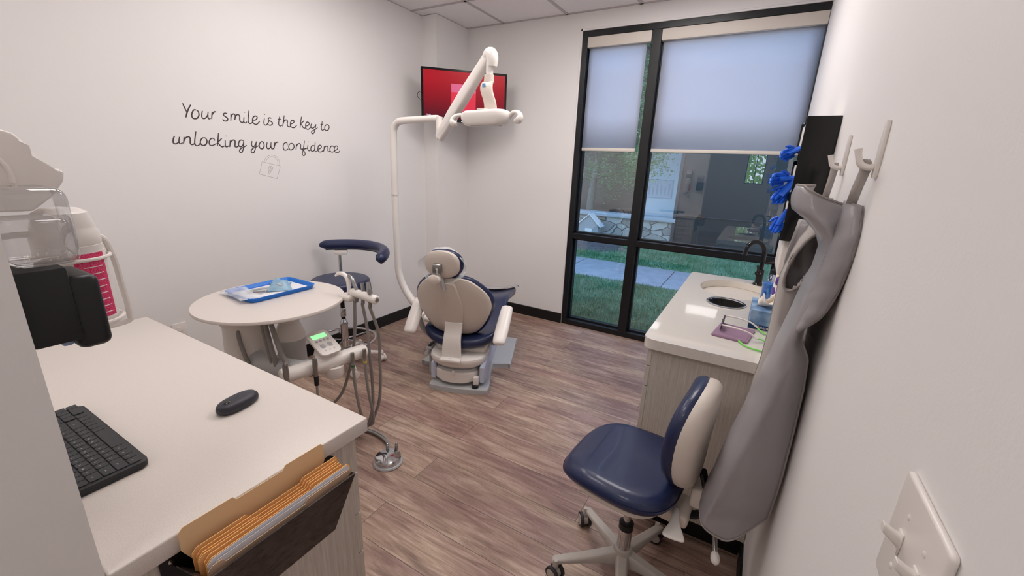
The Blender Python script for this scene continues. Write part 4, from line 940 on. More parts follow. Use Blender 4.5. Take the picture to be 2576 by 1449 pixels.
bm = NB(); prism(bm, rrect(-0.036, 0.030, 0.036, 0.057, 0.002, 2), 0.0, 0.0012, FK); ob('display', bm, P('green_display', (120, 200, 140), 0.3, emit=((150, 236, 160), 0.9)), kp, flat=True)
bm = NB()
for i in range(4): lathe(bm, [(0.0065, 0), (0.0065, 0.0008), (0.0050, 0.0008)], (-0.028 + 0.0185 * i, 0.014, 0), 16, M4=FK)
for i in range(3): lathe(bm, [(0.004, 0), (0.004, 0.0008)], (-0.022 + 0.022 * i, -0.052, 0), 12, M4=FK)
for sx_ in (-0.018, 0.018):
    prism(bm, rrect(sx_ - 0.011, -0.035, sx_ + 0.011, -0.008, 0.008), 0, 0.0008, FK)
ob('buttons', bm, P('pad_button_grey', (172, 172, 176), 0.5), kp, flat=True)
bm = NB(); text_into(bm, 'hello', 0.008, FK @ Matrix.Translation((0, 0.064, 0.0002))); 
bm.free()
bm = NB(); tube(bm, [KP - kz * 0.01, (-1.665, 1.14, 0.60)], [0.03, 0.026], 16); ob('pad_stalk', bm, 'white', kp)
# upper holder
h0, h1 = Vector((-1.665, 1.34, 0.845)), Vector((-1.49, 1.325, 0.842)); hd = (h1 - h0).normalized()
bm = NB(); tube(bm, [h0 - hd * 0.01, h0, h1, h1 + hd * 0.006], [0.018, 0.021, 0.021, 0.017], 20); uh = ob('upper_bar', bm, 'white', t)
bm = NB(); cyl(bm, h1 + hd * 0.004, h1 + hd * 0.008, 0.010, n=16); ob('end_screw', bm, 'steel', uh)
bm = NB(); rbox(bm, -1.74, 1.30, 0.80, -1.655, 1.355, 0.832, 0.012, 3); ob('holder_bracket', bm, 'white', t)
# handle at the rim
bm = NB(); tube(bm, [(-1.80, 1.345, 0.905), (-1.785, 1.35, 0.918), (-1.755, 1.35, 0.924), (-1.72, 1.345, 0.918), (-1.70, 1.34, 0.90), (-1.69, 1.335, 0.865), (-1.69, 1.335, 0.84)], [0.005, 0.008, 0.010, 0.011, 0.011, 0.010, 0.012], 12, 5); ob('rim_handle', bm, 'white', t)

# instruments hanging in the two bars, each with its own hose
def instrument(lab, head, grp, hose_pts, body, hr=0.008, mat='steel'):
    q = thing('dental_handpiece', lab, 'handpiece', head, group=grp)
    pts, rr = body
    b_ = NB(); tube(b_, pts, rr, 12, 4); ob('tool', b_, mat, q)
    if hose_pts: b_ = NB(); tube(b_, hose_pts, hr, 10, 7); ob('hose', b_, 'hose', q)
    return q
instrument('three way syringe with curved tip in the upper bar, nearest the table', (-1.64, 1.335, 0.86), 'handpieces in the upper bar',
    [(-1.655, 1.335, 0.80), (-1.672, 1.34, 0.66), (-1.70, 1.34, 0.52), (-1.75, 1.34, 0.37), (-1.82, 1.33, 0.22), (-1.90, 1.28, 0.14), (-1.98, 1.15, 0.16)],
    ([(-1.70, 1.345, 0.925), (-1.675, 1.343, 0.915), (-1.655, 1.34, 0.89), (-1.632, 1.336, 0.85), (-1.64, 1.335, 0.80)], [0.007, 0.010, 0.0095, 0.009, 0.008]))
instrument('suction tip with a grey lever in the middle of the upper bar', (-1.59, 1.335, 0.86), 'handpieces in the upper bar',
    [(-1.60, 1.335, 0.80), (-1.605, 1.36, 0.65), (-1.60, 1.36, 0.50), (-1.592, 1.36, 0.36), (-1.60, 1.355, 0.2), (-1.655, 1.34, 0.06), (-1.76, 1.28, 0.03), (-1.88, 1.15, 0.08)],
    ([(-1.60, 1.34, 0.905), (-1.592, 1.338, 0.87), (-1.595, 1.335, 0.80)], [0.010, 0.009, 0.009]))
instrument('large suction valve with a round knob at the end of the upper bar', (-1.535, 1.33, 0.86), 'handpieces in the upper bar',
    [(-1.545, 1.33, 0.80), (-1.548, 1.38, 0.64), (-1.56, 1.39, 0.49), (-1.565, 1.39, 0.35), (-1.59, 1.385, 0.2), (-1.665, 1.36, 0.055), (-1.78, 1.30, 0.02), (-1.92, 1.15, 0.05)],
    ([(-1.555, 1.34, 0.915), (-1.548, 1.335, 0.89), (-1.535, 1.33, 0.85), (-1.54, 1.33, 0.795)], [0.012, 0.013, 0.010, 0.009]))
bm = NB(); cyl(bm, (-1.535, 1.33, 0.875), (-1.515, 1.315, 0.878), 0.010, n=14); cc = ob('valve_knob', bm, 'steel', C.objects['dental_handpiece.002'])
# lower bar
for f_, lab, mt, sc_l, hz_ in ((0.02, 'slim steel handpiece at the near end of the lower bar', 'steel', 1.25, 0),
                           (0.34, 'thick steel handpiece with a black sleeve beside the control pad', 'steel', 1.0, 0),
                           (0.80, 'green ringed grey tube end in the lower bar', 'hose', 0.7, 1), (0.96, 'yellow ringed grey tube end at the far end of the lower bar', 'hose', 0.7, 1)):
    c_ = b0.lerp(b1, f_) + Vector((0.040, -0.010, 0)); x, y, z = c_
    if hz_ == 0:
        q = instrument(lab, (x, y, z), 'handpieces in the lower bar', [(x, y, z - 0.06), (x + 0.0, y, z - 0.16), (x - 0.02, y + 0.03, z - 0.30), (x - 0.08, y + 0.06, z - 0.42), (x - 0.2, y + 0.04, z - 0.36)],
            ([(x, y, z + 0.055 * sc_l), (x, y, z + 0.03), (x, y, z), (x, y, z - 0.06)], [0.011, 0.0125, 0.010, 0.008]), 0.006)
        bm = NB(); 
        for dd in (-0.005, 0.005): cyl(bm, (x + dd, y, z + 0.05 * sc_l), (x + dd, y, z + 0.05 * sc_l + 0.012), 0.0035, n=10)
        cyl(bm, (x, y, z + 0.05 * sc_l), (x, y, z + 0.05 * sc_l + 0.022), 0.004, n=10); ob('coupling_pins', bm, 'chrome', q)
        if f_ > 0.2: bm = NB(); cyl(bm, (x, y, z - 0.075), (x, y, z - 0.03), 0.0105, n=14); ob('black_sleeve', bm, 'black', q)
    else:
        q = instrument(lab, (x, y, z), 'handpieces in the lower bar', [(x, y, z - 0.02), (x + 0.004, y, z - 0.14), (x + 0.006, y + 0.01, z - 0.25), (x - 0.01, y + 0.04, z - 0.38), (x - 0.08, y + 0.07, z - 0.47), (x - 0.2, y + 0.05, z - 0.44)],
            ([(x, y, z + 0.028), (x, y, z), (x, y, z - 0.022)], [0.0095, 0.009, 0.0075]), 0.0075)
        bm = NB(); cyl(bm, (x, y, z - 0.045), (x, y, z - 0.036), 0.0092, n=14); ob('colour_ring', bm, P('ring_green', (40, 110, 60), 0.5) if f_ < .9 else P('ring_yellow', (220, 190, 50), 0.5), q)

# tray with pouches on the round table
t = thing('instrument_tray', 'bright blue rimmed tray lined with white paper on the round table', 'tray', (-2.05, 1.165, TZ))
FT = Matrix.Translation((-2.055, 1.16, TZ + 0.001)) @ Matrix.Rotation(rad(90), 4, 'Z')
hl, hw = 0.170, 0.1225
bm = NB(); rings = []
for k_, z in ((0.0, 0.0), (0.0, 0.003), (0.006, 0.016), (0.009, 0.0165), (0.0095, 0.0145), (0.004, 0.0)):
    pass
def rr_(e_, z): return [FT @ Vector((x, y, z)) for x, y in rrect(-hl + e_, -hw + e_, hl - e_, hw - e_, 0.03 - e_ * 0.5, 6)]
loft(bm, [rr_(0.010, 0.0), rr_(0.003, 0.017), rr_(0.0, 0.021), rr_(0.0015, 0.0225), rr_(0.006, 0.021), rr_(0.0135, 0.002)], cap=True); ob('tray_body', bm, 'blue', t, ang=60)
bm = NB(); prism(bm, [(p.x, p.y) for p in [Vector((x, y, 0)) for x, y in rrect(-hl + 0.016, -hw + 0.016, hl - 0.016, hw - 0.016, 0.02, 5)]], 0.0022, 0.0034, FT); ob('paper_liner', bm, 'paper', t, flat=True)
def pouch(cx, cy, a, L_, W_, hgt, mat, name, lab, seed, tilt=0):
    r = random.Random(seed); b_ = NB(); rows_ = []
    for i in range(15):
        row_ = []
        for j in range(9):
            u_, v_ = i / 14, j / 8; e_ = sin(PI * u_) ** 0.6 * sin(PI * v_) ** 0.6
            z = hgt * e_ * (0.75 + 0.35 * sin(u_ * 9 + seed) * sin(v_ * 6)) + 0.004 * r.random() + tilt * (1 - u_) + 0.002
            row_.append((Matrix.Translation((cx, cy, TZ + 0.006)) @ Matrix.Rotation(a, 4, 'Z')) @ Vector(((u_ - .5) * L_, (v_ - .5) * W_ * (1 - .12 * sin(u_ * 5)), z)))
        rows_.append(row_)
    sheet(b_, rows_); 
    rows2 = [[Vector((p.x, p.y, min(p.z, TZ + 0.007 + tilt * (1 - i / 14)))) for p in row_] for i, row_ in enumerate(rows_)]; sheet(b_, rows2)
    o_ = tag(ob(name, b_, mat), lab, 'pouch'); return o_
t = pouch(-2.075, 1.025, rad(172), 0.24, 0.10, 0.034, 'film', 'sterile_pouch', 'crinkled clear pouch overhanging the near end of the blue tray', 3, 0.012)
pouch(-2.075, 1.215, rad(-35), 0.16, 0.105, 0.046, 'bluefilm', 'sterile_pouch', 'blue tinted clear pouch on the far half of the blue tray', 5)
t = thing('suction_adapter', 'grey plastic tube fitting lying beside the near pouch in the tray', 'tube fitting', (-2.06, 1.12, TZ))
bm = NB(); tube(bm, [(-2.10, 1.06, TZ + 0.012), (-2.09, 1.10, TZ + 0.018), (-2.065, 1.15, TZ + 0.018), (-2.045, 1.18, TZ + 0.015)], 0.006, 8, 5)
tube(bm, [(-2.08, 1.055, TZ + 0.012), (-2.06, 1.09, TZ + 0.016), (-2.05, 1.13, TZ + 0.016), (-2.045, 1.175, TZ + 0.015)], 0.005, 8, 5); ob('tube', bm, 'greyp', t)
bm = NB(); cyl(bm, (-2.05, 1.17, TZ + 0.016), (-2.035, 1.19, TZ + 0.02), 0.011, n=14); rbox(bm, -2.05, 1.183, TZ + 0.006, -2.018, 1.197, TZ + 0.036, 0.003, 2); ob('valve', bm, 'greyp', t)
bm = NB(); tube(bm, [(-2.02, 1.05, TZ + 0.03), (-2.03, 1.08, TZ + 0.02), (-2.05, 1.12, TZ + 0.01)], 0.003, 8, 4); ob('tip', bm, 'steel', t)

# foot pedal
t = thing('foot_pedal', 'round polished foot control on the floor beyond the desk corner', 'foot pedal', (-1.408, 1.272, 0))
bm = NB(); lathe(bm, [(0.070, 0.0), (0.073, 0.004), (0.070, 0.012), (0.062, 0.016)], (-1.408, 1.272, 0.0), 48); ob('base', bm, 'greyp', t)
bm = NB(); lathe(bm, [(0.062, 0.014), (0.065, 0.02), (0.0655, 0.032), (0.061, 0.038), (0.03, 0.045), (0.003, 0.049)], (-1.408, 1.272, 0.0), 48); ob('dome', bm, 'chrome', t)
for x, y in ((-1.455, 1.315), (-1.42, 1.345)):
    bm = NB(); lathe(bm, [(0.009, 0.03), (0.009, 0.055), (0.006, 0.058), (0.006, 0.066), (0.003, 0.068)], (x, y, 0), 16); ob('knob', bm, 'steel', t)
for k_, dy in enumerate((0, 0.014)):
    bm = NB(); tube(bm, [(-1.45 - .0 * k_, 1.325 + dy * .3, 0.022), (-1.50, 1.36 + dy * .6, 0.018), (-1.58, 1.385 + dy, 0.014), (-1.68, 1.385 + dy, 0.012), (-1.80, 1.33 + dy, 0.012), (-1.93, 1.18 + dy, 0.012)], 0.0065, 8, 6); ob('hose', bm, 'hose', t)

# ------------------------------------------------------------------ dental chair (local frame: x right, y towards the toes)
CO = (-1.545, 2.045); CA = rad(20.5)
t = thing('dental_chair', 'navy and cream dental chair seen from behind in the middle of the room', 'dental chair', (CO[0], CO[1], 0), CA)
# base plate with side flanges
def mirr(pts, c): return pts
bp = [(-0.205, 0.0), (-0.16, -0.035), (0.0, -0.048), (0.16, -0.03), (0.205, 0.005), (0.175, 0.20), (0.16, 0.33), (0.175, 0.37), (0.27, 0.395), (0.285, 0.42), (0.255, 0.85), (0.22, 0.90), (-0.22, 0.90), (-0.255, 0.85), (-0.37, 0.34), (-0.36, 0.30), (-0.33, 0.285), (-0.20, 0.30), (-0.175, 0.2)]
bp = [(p.x, p.y) for p in catmull([(x, y, 0) for x, y in bp], 3, True)]
bm = NB(); prism(bm, bp, 0.0, 0.034, r=0.012, seg=3); ob('base_plate', bm, 'greyp', t, local=True)
# lifting arms: broad sloping side cheeks
def ys_prism(poly, x0, x1, r=0.0):
    b_ = NB(); a = [b_.verts.new((x0, y, z)) for y, z in poly]; c = [b_.verts.new((x1, y, z)) for y, z in poly]; n = len(poly)
    fs = [b_.faces.new((a[i], a[(i + 1) % n], c[(i + 1) % n], c[i])) for i in range(n)]
    f0 = b_.faces.new(list(reversed(a))); f1 = b_.faces.new(c)
    if r: bmesh.ops.bevel(b_, geom=list(set(f0.edges) | set(f1.edges)), offset=r, segments=3, profile=0.5, affect='EDGES', clamp_overlap=True)
    return b_
for x0, x1 in ((0.135, 0.170), (-0.205, -0.170)):
    ob('lift_arm', ys_prism([(0.02, 0.06), (0.06, 0.05), (0.12, 0.05), (0.62, 0.20), (0.66, 0.25), (0.60, 0.29), (0.10, 0.20), (0.02, 0.17)], x0, x1, 0.01), P('pale_blue_cover', (196, 203, 222), 0.3) if 'pale_blue_cover' not in bpy.data.materials else bpy.data.materials['pale_blue_cover'], t, local=True)
bm = NB(); rbox(bm, -0.15, 0.30, 0.03, 0.12, 0.75, 0.26, 0.03, 3); ob('lift_housing', bm, 'white', t, local=True)
# lower curved bumper
def crescent(w, yb, depth, z0, z1, r, top=None, cx=-0.03):
    b_ = NB(); out = []
    for k_ in range(17):
        a = PI * k_ / 16; out.append((cx - w * cos(a), yb - depth * sin(a) ** 0.8))
    out += [(cx + w, yb + 0.16), (cx - w, yb + 0.16)]
    prism(b_, out, z0, z1, r=r, seg=3); return b_
ob('rear_bumper', crescent(0.155, 0.09, 0.115, 0.062, 0.135, 0.012), 'white', t, local=True)
ob('bumper_gap', crescent(0.145, 0.09, 0.10, 0.13, 0.152, 0.002), 'greyp', t, local=True)
bm = NB(); n = 20; rings = []
for z, w_, d_ in ((0.148, 0.12, 0.09), (0.158, 0.155, 0.12), (0.185, 0.185, 0.15), (0.215, 0.195, 0.16), (0.232, 0.19, 0.155), (0.238, 0.175, 0.14)):
    ring_ = [Vector((-0.03 - w_ * cos(PI * k_ / n), 0.12 - d_ * sin(PI * k_ / n) ** 0.75, z)) for k_ in range(n + 1)] + [Vector((-0.03 + w_, 0.40, z)), Vector((-0.03 - w_, 0.40, z))]
    rings.append(ring_)
loft(bm, rings); rh = ob('rear_housing', bm, 'white', t, local=True)
bm = NB(); rbox(bm, -0.118, -0.058, 0.222, 0.022, 0.06, 0.243, 0.006, 3); ob('housing_hatch', bm, 'white', rh, local=True)
bm = NB(); lathe(bm, [(0.010, 0.2432), (0.010, 0.2438)], (-0.048, -0.035, 0), 20, 1.3, 0.5); ob('maker_badge', bm, 'greyp', rh, local=True)
bm = NB(); rbox(bm, -0.04, -0.036, 0.12, -0.02, -0.022, 0.152, 0.004, 2); ob('latch_tab', bm, 'white', t, local=True)
bm = NB(); rbox(bm, -0.195, 0.03, 0.05, -0.175, 0.07, 0.15, 0.005, 2); rbox(bm, 0.10, -0.01, 0.045, 0.135, 0.03, 0.11, 0.006, 2); ob('foot_bracket', bm, 'white', t, local=True)
bm = NB(); lathe(bm, [(0.022, 0.034), (0.024, 0.038), (0.022, 0.052), (0.016, 0.055)], (0.115, -0.005, 0), 20); ob('levelling_foot', bm, 'black', t, local=True)
# grey seat casting under the cushion
bm = NB(); rbox(bm, -0.19, 0.10, 0.235, 0.15, 0.80, 0.285, 0.02, 3); ob('seat_frame', bm, 'white', t, local=True)
# seat cushion with upturned sides
def bez_out(pts, m=5): return [(p.x, p.y) for p in catmull([(x, y, 0) for x, y in pts], m, True)]
seat_o = bez_out([(-0.03, 0.035), (0.12, 0.05), (0.205, 0.10), (0.225, 0.17), (0.215, 0.35), (0.21, 0.60), (0.20, 0.90), (0.195, 1.12), (0.12, 1.17), (-0.03, 1.18), (-0.18, 1.17), (-0.255, 1.12), (-0.26, 0.90), (-0.27, 0.60), (-0.275, 0.35), (-0.285, 0.17), (-0.265, 0.10), (-0.18, 0.05)])
def sbend(q):
    x = q.x + 0.03; z = q.z + 0.055 * (abs(x) / 0.25) ** 2.4
    yy = q.y
    z += 0.10 * max(0, min(1, (yy - 0.30) / 0.35)) ** 1.3 - 0.06 * max(0, (yy - 0.75) / 0.4)
    return Vector((q.x, q.y, z))
bm = NB(); pillow(bm, seat_o, 0.275, 0.350, None, edge=0.5, steps=6, bend=sbend, dome=0.0); ob('seat', bm, 'navy', t, local=True, sub=1)
# clear toe cover over the foot end
bm = NB(); rows_ = []
for i in range(9):
    v = i / 8
    rows_.append([sbend(Vector((-0.03 + 0.245 * u_ , 0.98 + 0.20 * v, 0.36))) + Vector((0, 0, 0.012 - 0.05 * max(0, v - .75) * 4 * .4 - (0.02 if abs(u_) > .95 else 0))) for u_ in [(-1 + j / 8) for j in range(17)]])
sheet(bm, rows_); ob('toe_cover', bm, P('toe_cover_plastic', (196, 194, 192), 0.2, trans=0.3), t, local=True, solid=0.004)
# backrest
BY0, BT = 0.125, -0.35   # rear face passes y = BY0 + BT*(z-0.36)
def back_pt(x, z, off): return Vector((x, BY0 + BT * (z - 0.36) + off, z))
bo_ = [(-0.035, 0.352), (0.06, 0.355), (0.125, 0.385), (0.175, 0.455), (0.212, 0.54), (0.222, 0.60), (0.205, 0.67), (0.155, 0.735), (0.09, 0.785), (0.02, 0.80), (-0.045, 0.80), (-0.10, 0.80), (-0.17, 0.79), (-0.235, 0.745), (-0.285, 0.68), (-0.302, 0.61), (-0.292, 0.54), (-0.25, 0.455), (-0.20, 0.385), (-0.13, 0.355)]
bo_ = bez_out(bo_, 4); bcx, bcz = -0.04, 0.58
def scale_out(o_, k, cx=bcx, cz=bcz): return [((x - cx) * k + cx, (z - cz) * k + cz) for x, z in o_]
def bkbend(q): # q.x, q.y outline; q.z depth towards the patient
    x = q.x - bcx; return back_pt(q.x - 0.022, q.y, q.z + 0.9 * x * x - 0.004)
bm = NB(); pillow(bm, scale_out(bo_, 1.03), 0.0, 0.065, None, edge=0.48, steps=6, bend=bkbend); ob('backrest', bm, 'navy', t, local=True, sub=1)
bm = NB(); rings = []
for k, d in ((0.965, 0.030), (0.97, 0.006), (0.95, -0.008), (0.88, -0.016), (0.7, -0.022), (0.4, -0.026), (0.1, -0.027)):
    rings.append([bkbend(Vector((x, z, d))) for x, z in scale_out(bo_, k)])
loft(bm, rings); bs_ = ob('back_shell', bm, 'ivory', t, local=True)
# raised spine on the shell
sp_o = bez_out([(-0.085, 0.765), (-0.045, 0.768), (0.005, 0.755), (0.03, 0.66), (0.045, 0.58), (0.035, 0.49), (0.015, 0.42), (0.010, 0.37), (-0.035, 0.365), (-0.10, 0.37), (-0.105, 0.42), (-0.130, 0.50), (-0.135, 0.58), (-0.125, 0.67)], 4)
bm = NB(); rings = []
for k, d in ((1.0, -0.012), (0.985, -0.034), (0.95, -0.040), (0.6, -0.043), (0.1, -0.044)):
    rings.append([bkbend(Vector((x, z, d))) for x, z in scale_out(sp_o, k, -0.045, 0.57)])
loft(bm, rings); ob('back_spine', bm, 'ivory', bs_, local=True)
# flat strut down to the housing
bm = NB(); rings = []
for z, hw_, yo in ((0.47, 0.060, 0.050), (0.42, 0.058, 0.045), (0.385, 0.058, 0.022), (0.35, 0.060, 0.008), (0.30, 0.063, 0.0), (0.26, 0.065, -0.003), (0.238, 0.066, -0.003)):
    rings.append([Vector((-0.050 + x_, yo + y_, z)) for x_, y_ in ((-hw_, -0.012), (hw_, -0.012), (hw_, 0.012), (-hw_, 0.012))])
loft(bm, rings); ob('back_strut', bm, 'white', t, local=True, bev=0.004)
# headrest
hcx, hcz = -0.088, 0.885
ho = sup(0.112, 0.092, 2.35, 40, hcx, hcz)
ho = [(x, z + 0.0 * (x - hcx)) for x, z in ho]
def hbend(q): return Vector((q.x + 0.3 * q.z, -0.075 - 0.20 * (q.y - hcz) + q.z + 0.8 * (q.x - hcx) ** 2, q.y))
bm = NB(); pillow(bm, scale_out(ho, 1.03, hcx, hcz), 0.0, 0.06, None, edge=0.49, steps=6, bend=hbend); hr_ = ob('headrest', bm, 'navy', t, local=True, sub=1)
bm = NB(); rings = []
for k, d in ((0.96, 0.03), (0.965, 0.004), (0.93, -0.008), (0.8, -0.015), (0.4, -0.020), (0.1, -0.021)): rings.append([hbend(Vector((x, z, d))) for x, z in scale_out(ho, k, hcx, hcz)])
loft(bm, rings); ob('headrest_shell', bm, 'ivory', hr_, local=True)
bm = NB(); rbox(bm, hcx - 0.045, -0.122, 0.835, hcx + 0.010, -0.092, 0.895, 0.008, 3); ob('headrest_hinge', bm, 'steel', hr_, local=True)
bm = NB(); tube(bm, [(hcx - 0.015, -0.115, 0.87), (hcx - 0.01, -0.10, 0.82), (hcx - 0.0, -0.06, 0.77), (hcx + 0.01, -0.045, 0.72)], [0.018, 0.02, 0.024, 0.024], 12, 4, flat=0.45); ob('headrest_bar', bm, 'greyp', t, local=True)
bm = NB(); Mk = frame_of((1, 0, 0), (0, 0, 1), (0, -1, 0), (hcx - 0.032, -0.115, 0.80)); lathe(bm, [(0.040, 0.0), (0.041, 0.014), (0.037, 0.024), (0.02, 0.029), (0.003, 0.030)], n=32, sy=0.72, M4=Mk); ob('headrest_knob', bm, 'cream', t, local=True)
bm = NB(); text_into(bm, 'PDC', 0.02, frame_of((1, 0, 0), (0, 0.25, 0.97), (0, -0.97, 0.25), (hcx + 0.0, -0.065, 0.970))); bm.free()
# plastic cover on the headrest
bm = NB(); rows_ = []
for i in range(10):
    v = i / 9; row_ = []
    for j in range(25):
        a = 2 * PI * j / 24; r = 0.118 + 0.035 * v * abs(cos(a)) + 0.006 * sin(7 * a + 6 * v)
        row_.append(Vector((hcx + r * cos(a), -0.06 + 0.05 * sin(5 * a + 3 * v) * v * 0.3 + 0.05 * (1 - v), hcz + 0.098 * sin(a) * (1 + .06 * v) + 0.004 * cos(9 * a) - 0.02 * v)))
    rows_.append(row_)
sheet(bm, rows_); ob('headrest_cover', bm, 'film', t, local=True)
# arm rests: raised oval pads
for s_, (x0, y0, z0, x1, y1, z1), lab in ((-1, (-0.335, 0.0, 0.40, -0.345, 0.20, 0.545), 1), (1, (0.268, 0.0, 0.385, 0.275, 0.22, 0.535), 2)):
    a_, b_ = Vector((x0, y0, z0)), Vector((x1, y1, z1)); m_ = a_.lerp(b_, .5)
    bm = NB(); tube(bm, [a_ - (b_ - a_) * 0.09, a_ - (b_ - a_) * 0.06, a_ + (b_ - a_) * 0.06, m_, b_, b_ + (b_ - a_) * 0.05, b_ + (b_ - a_) * 0.08], [0.012, 0.034, 0.044, 0.045, 0.040, 0.028, 0.010], 20, 4, flat=0.55)
    ob('armrest', bm, 'white', t, local=True)
    bm = NB(); tube(bm, [m_ + Vector((-s_ * 0.015, 0.03, -0.03)), m_ + Vector((-s_ * 0.03, 0.08, -0.13)), m_ + Vector((-s_ * 0.07, 0.12, -0.19)), m_ + Vector((-s_ * 0.14, 0.15, -0.205))], 0.019, 12, 5); ob('armrest_support', bm, 'greyp', t, local=True)
# small grey switch box at the left side of the base
bm = NB(); rbox(bm, -0.275, 0.12, 0.215, -0.235, 0.24, 0.235, 0.004, 2, 0, Matrix.Translation((0, 0, 0))); sw_ = ob('foot_switch_box', bm, 'greyp', t, local=True)
bm = NB(); rbox(bm, -0.268, 0.13, 0.235, -0.242, 0.22, 0.238, 0.001, 1); ob('dark_panel', bm, 'black', sw_, local=True)
bm = NB(); cyl(bm, (-0.262, 0.08, 0.20), (-0.255, 0.22, 0.205), 0.012, n=14); cyl(bm, (-0.255, 0.16, 0.03), (-0.255, 0.16, 0.205), 0.012, n=12); ob('valve_tube', bm, 'greyp', sw_, local=True)
# light post socket on the left of the chair base
bm = NB(); tube(bm, [(-0.22, 0.45, 0.30), (-0.30, 0.44, 0.31), (-0.37, 0.42, 0.325), (-0.40, 0.41, 0.335)], [0.045, 0.035, 0.028, 0.026], 14, 4); ob('post_socket', bm, 'white', t, local=True)

# ------------------------------------------------------------------ examination light on its post
t = thing('dental_light', 'cream examination light on a tall bent post in front of the television', 'dental light', (-2.42, 2.40, 0.4))
Rz = Matrix.Rotation(CA, 4, 'Z')
sk = Rz @ Vector((-0.395, 0.41, 0.337)); sk = (CO[0] + sk.x, CO[1] + sk.y, sk.z)
bm = NB(); tube(bm, [sk, (-2.18, 2.38, 0.355), (-2.28, 2.40, 0.40), (-2.37, 2.405, 0.49), (-2.415, 2.40, 0.60), (-2.425, 2.40, 0.72), (-2.428, 2.40, 0.95), (-2.43, 2.40, 1.254)], [0.03, 0.030, 0.030, 0.029, 0.028, 0.027, 0.026, 0.026], 18, 6); ob('post', bm, 'white', t)
bm = NB(); cyl(bm, (-2.43, 2.40, 1.225), (-2.43, 2.40, 1.27), 0.0295, n=24); ob('post_collar', bm, 'white', t)
bm = NB(); tube(bm, [(-2.43, 2.40, 1.27), (-2.425, 2.40, 1.50), (-2.42, 2.40, 1.66), (-2.405, 2.40, 1.715), (-2.365, 2.40, 1.748), (-2.30, 2.40, 1.756), (-2.15, 2.40, 1.762), (-2.02, 2.40, 1.766), (-1.985, 2.40, 1.764)], [0.025, 0.025, 0.025, 0.025, 0.0245, 0.024, 0.023, 0.022, 0.018], 18, 6); ob('upper_post', bm, 'white', t)
bm = NB(); tube(bm, [(-1.985, 2.40, 1.775), (-1.985, 2.40, 1.70), (-1.985, 2.40, 1.64), (-1.985, 2.40, 1.628)], [0.022, 0.023, 0.021, 0.010], 18); ob('knuckle', bm, 'white', t)
a_, b_ = Vector((-1.965, 2.38, 1.655)), Vector((-1.43, 2.16, 2.055))
bm = NB(); dv = (b_ - a_); L_ = dv.length; dv.normalize(); sd_ = Vector((0, 0, 1)).cross(dv).normalized(); up_ = dv.cross(sd_)
def arm_ring(s_, w_, h_): return [a_ + dv * s_ + sd_ * w_ * x_ + up_ * h_ * y_ for x_, y_ in sup(1, 1, 4, 20)]
loft(bm, [arm_ring(-0.03, 0.012, 0.010), arm_ring(-0.02, 0.022, 0.022), arm_ring(0.03, 0.026, 0.030), arm_ring(0.2, 0.027, 0.041), arm_ring(0.4, 0.027, 0.041), arm_ring(L_ - 0.06, 0.025, 0.030), arm_ring(L_ - 0.01, 0.026, 0.030), arm_ring(L_ + 0.012, 0.018, 0.02)]); fa = ob('flex_arm', bm, 'white', t)
bm = NB(); loft(bm, [[a_ + dv * s_ + sd_ * 0.0265 * x_ * .9 + up_ * (-0.020 + 0.028 * y_) for x_, y_ in sup(1, 1, 3, 16)] for s_ in (0.0, 0.03, 0.16, 0.21)]); ob('spring_cover', bm, 'white', fa)
bm = NB(); cyl(bm, a_ + dv * 0.03 - up_ * 0.045, a_ + dv * 0.03 - up_ * 0.028, 0.009, n=14); ob('adjuster', bm, 'black', fa)
bm = NB(); tube(bm, [(-1.455, 2.17, 2.035), (-1.435, 2.16, 2.058), (-1.41, 2.15, 2.058), (-1.398, 2.145, 2.03), (-1.398, 2.145, 1.995)], [0.02, 0.032, 0.034, 0.032, 0.026], 18, 5); ob('arm_cap', bm, 'white', t)
bm = NB(); tube(bm, [(-1.415, 2.145, 2.02), (-1.415, 2.145, 1.94)], 0.020, 18); ob('swivel_stem', bm, 'white', t)
bm = NB(); tube(bm, [(-1.418, 2.145, 1.955), (-1.418, 2.145, 1.915)], [0.026, 0.029], 20); ob('swivel_collar', bm, 'cream', t)
# curved blade down to the head
bm = NB(); rings = []
for x, y, z, w_, d_ in ((-1.418, 2.15, 1.925, 0.030, 0.012), (-1.418, 2.13, 1.905, 0.040, 0.013), (-1.412, 2.118, 1.87, 0.040, 0.012), (-1.395, 2.118, 1.835, 0.038, 0.011), (-1.382, 2.12, 1.80, 0.040, 0.010), (-1.380, 2.12, 1.765, 0.041, 0.010), (-1.380, 2.12, 1.745, 0.041, 0.010)):
    rings.append([Vector((x + w_ * x_, y + d_ * y_ - 0.01, z)) for x_, y_ in sup(1, 1, 3, 20)])
loft(bm, rings); yk_ = ob('yoke', bm, 'cream', t, sub=1)
bm = NB(); box(bm, -1.432, 2.098, 1.887, -1.412, 2.101, 1.905); ob('blue_sticker', bm, P('blue_sticker', (96, 160, 200), 0.5), yk_, flat=True)
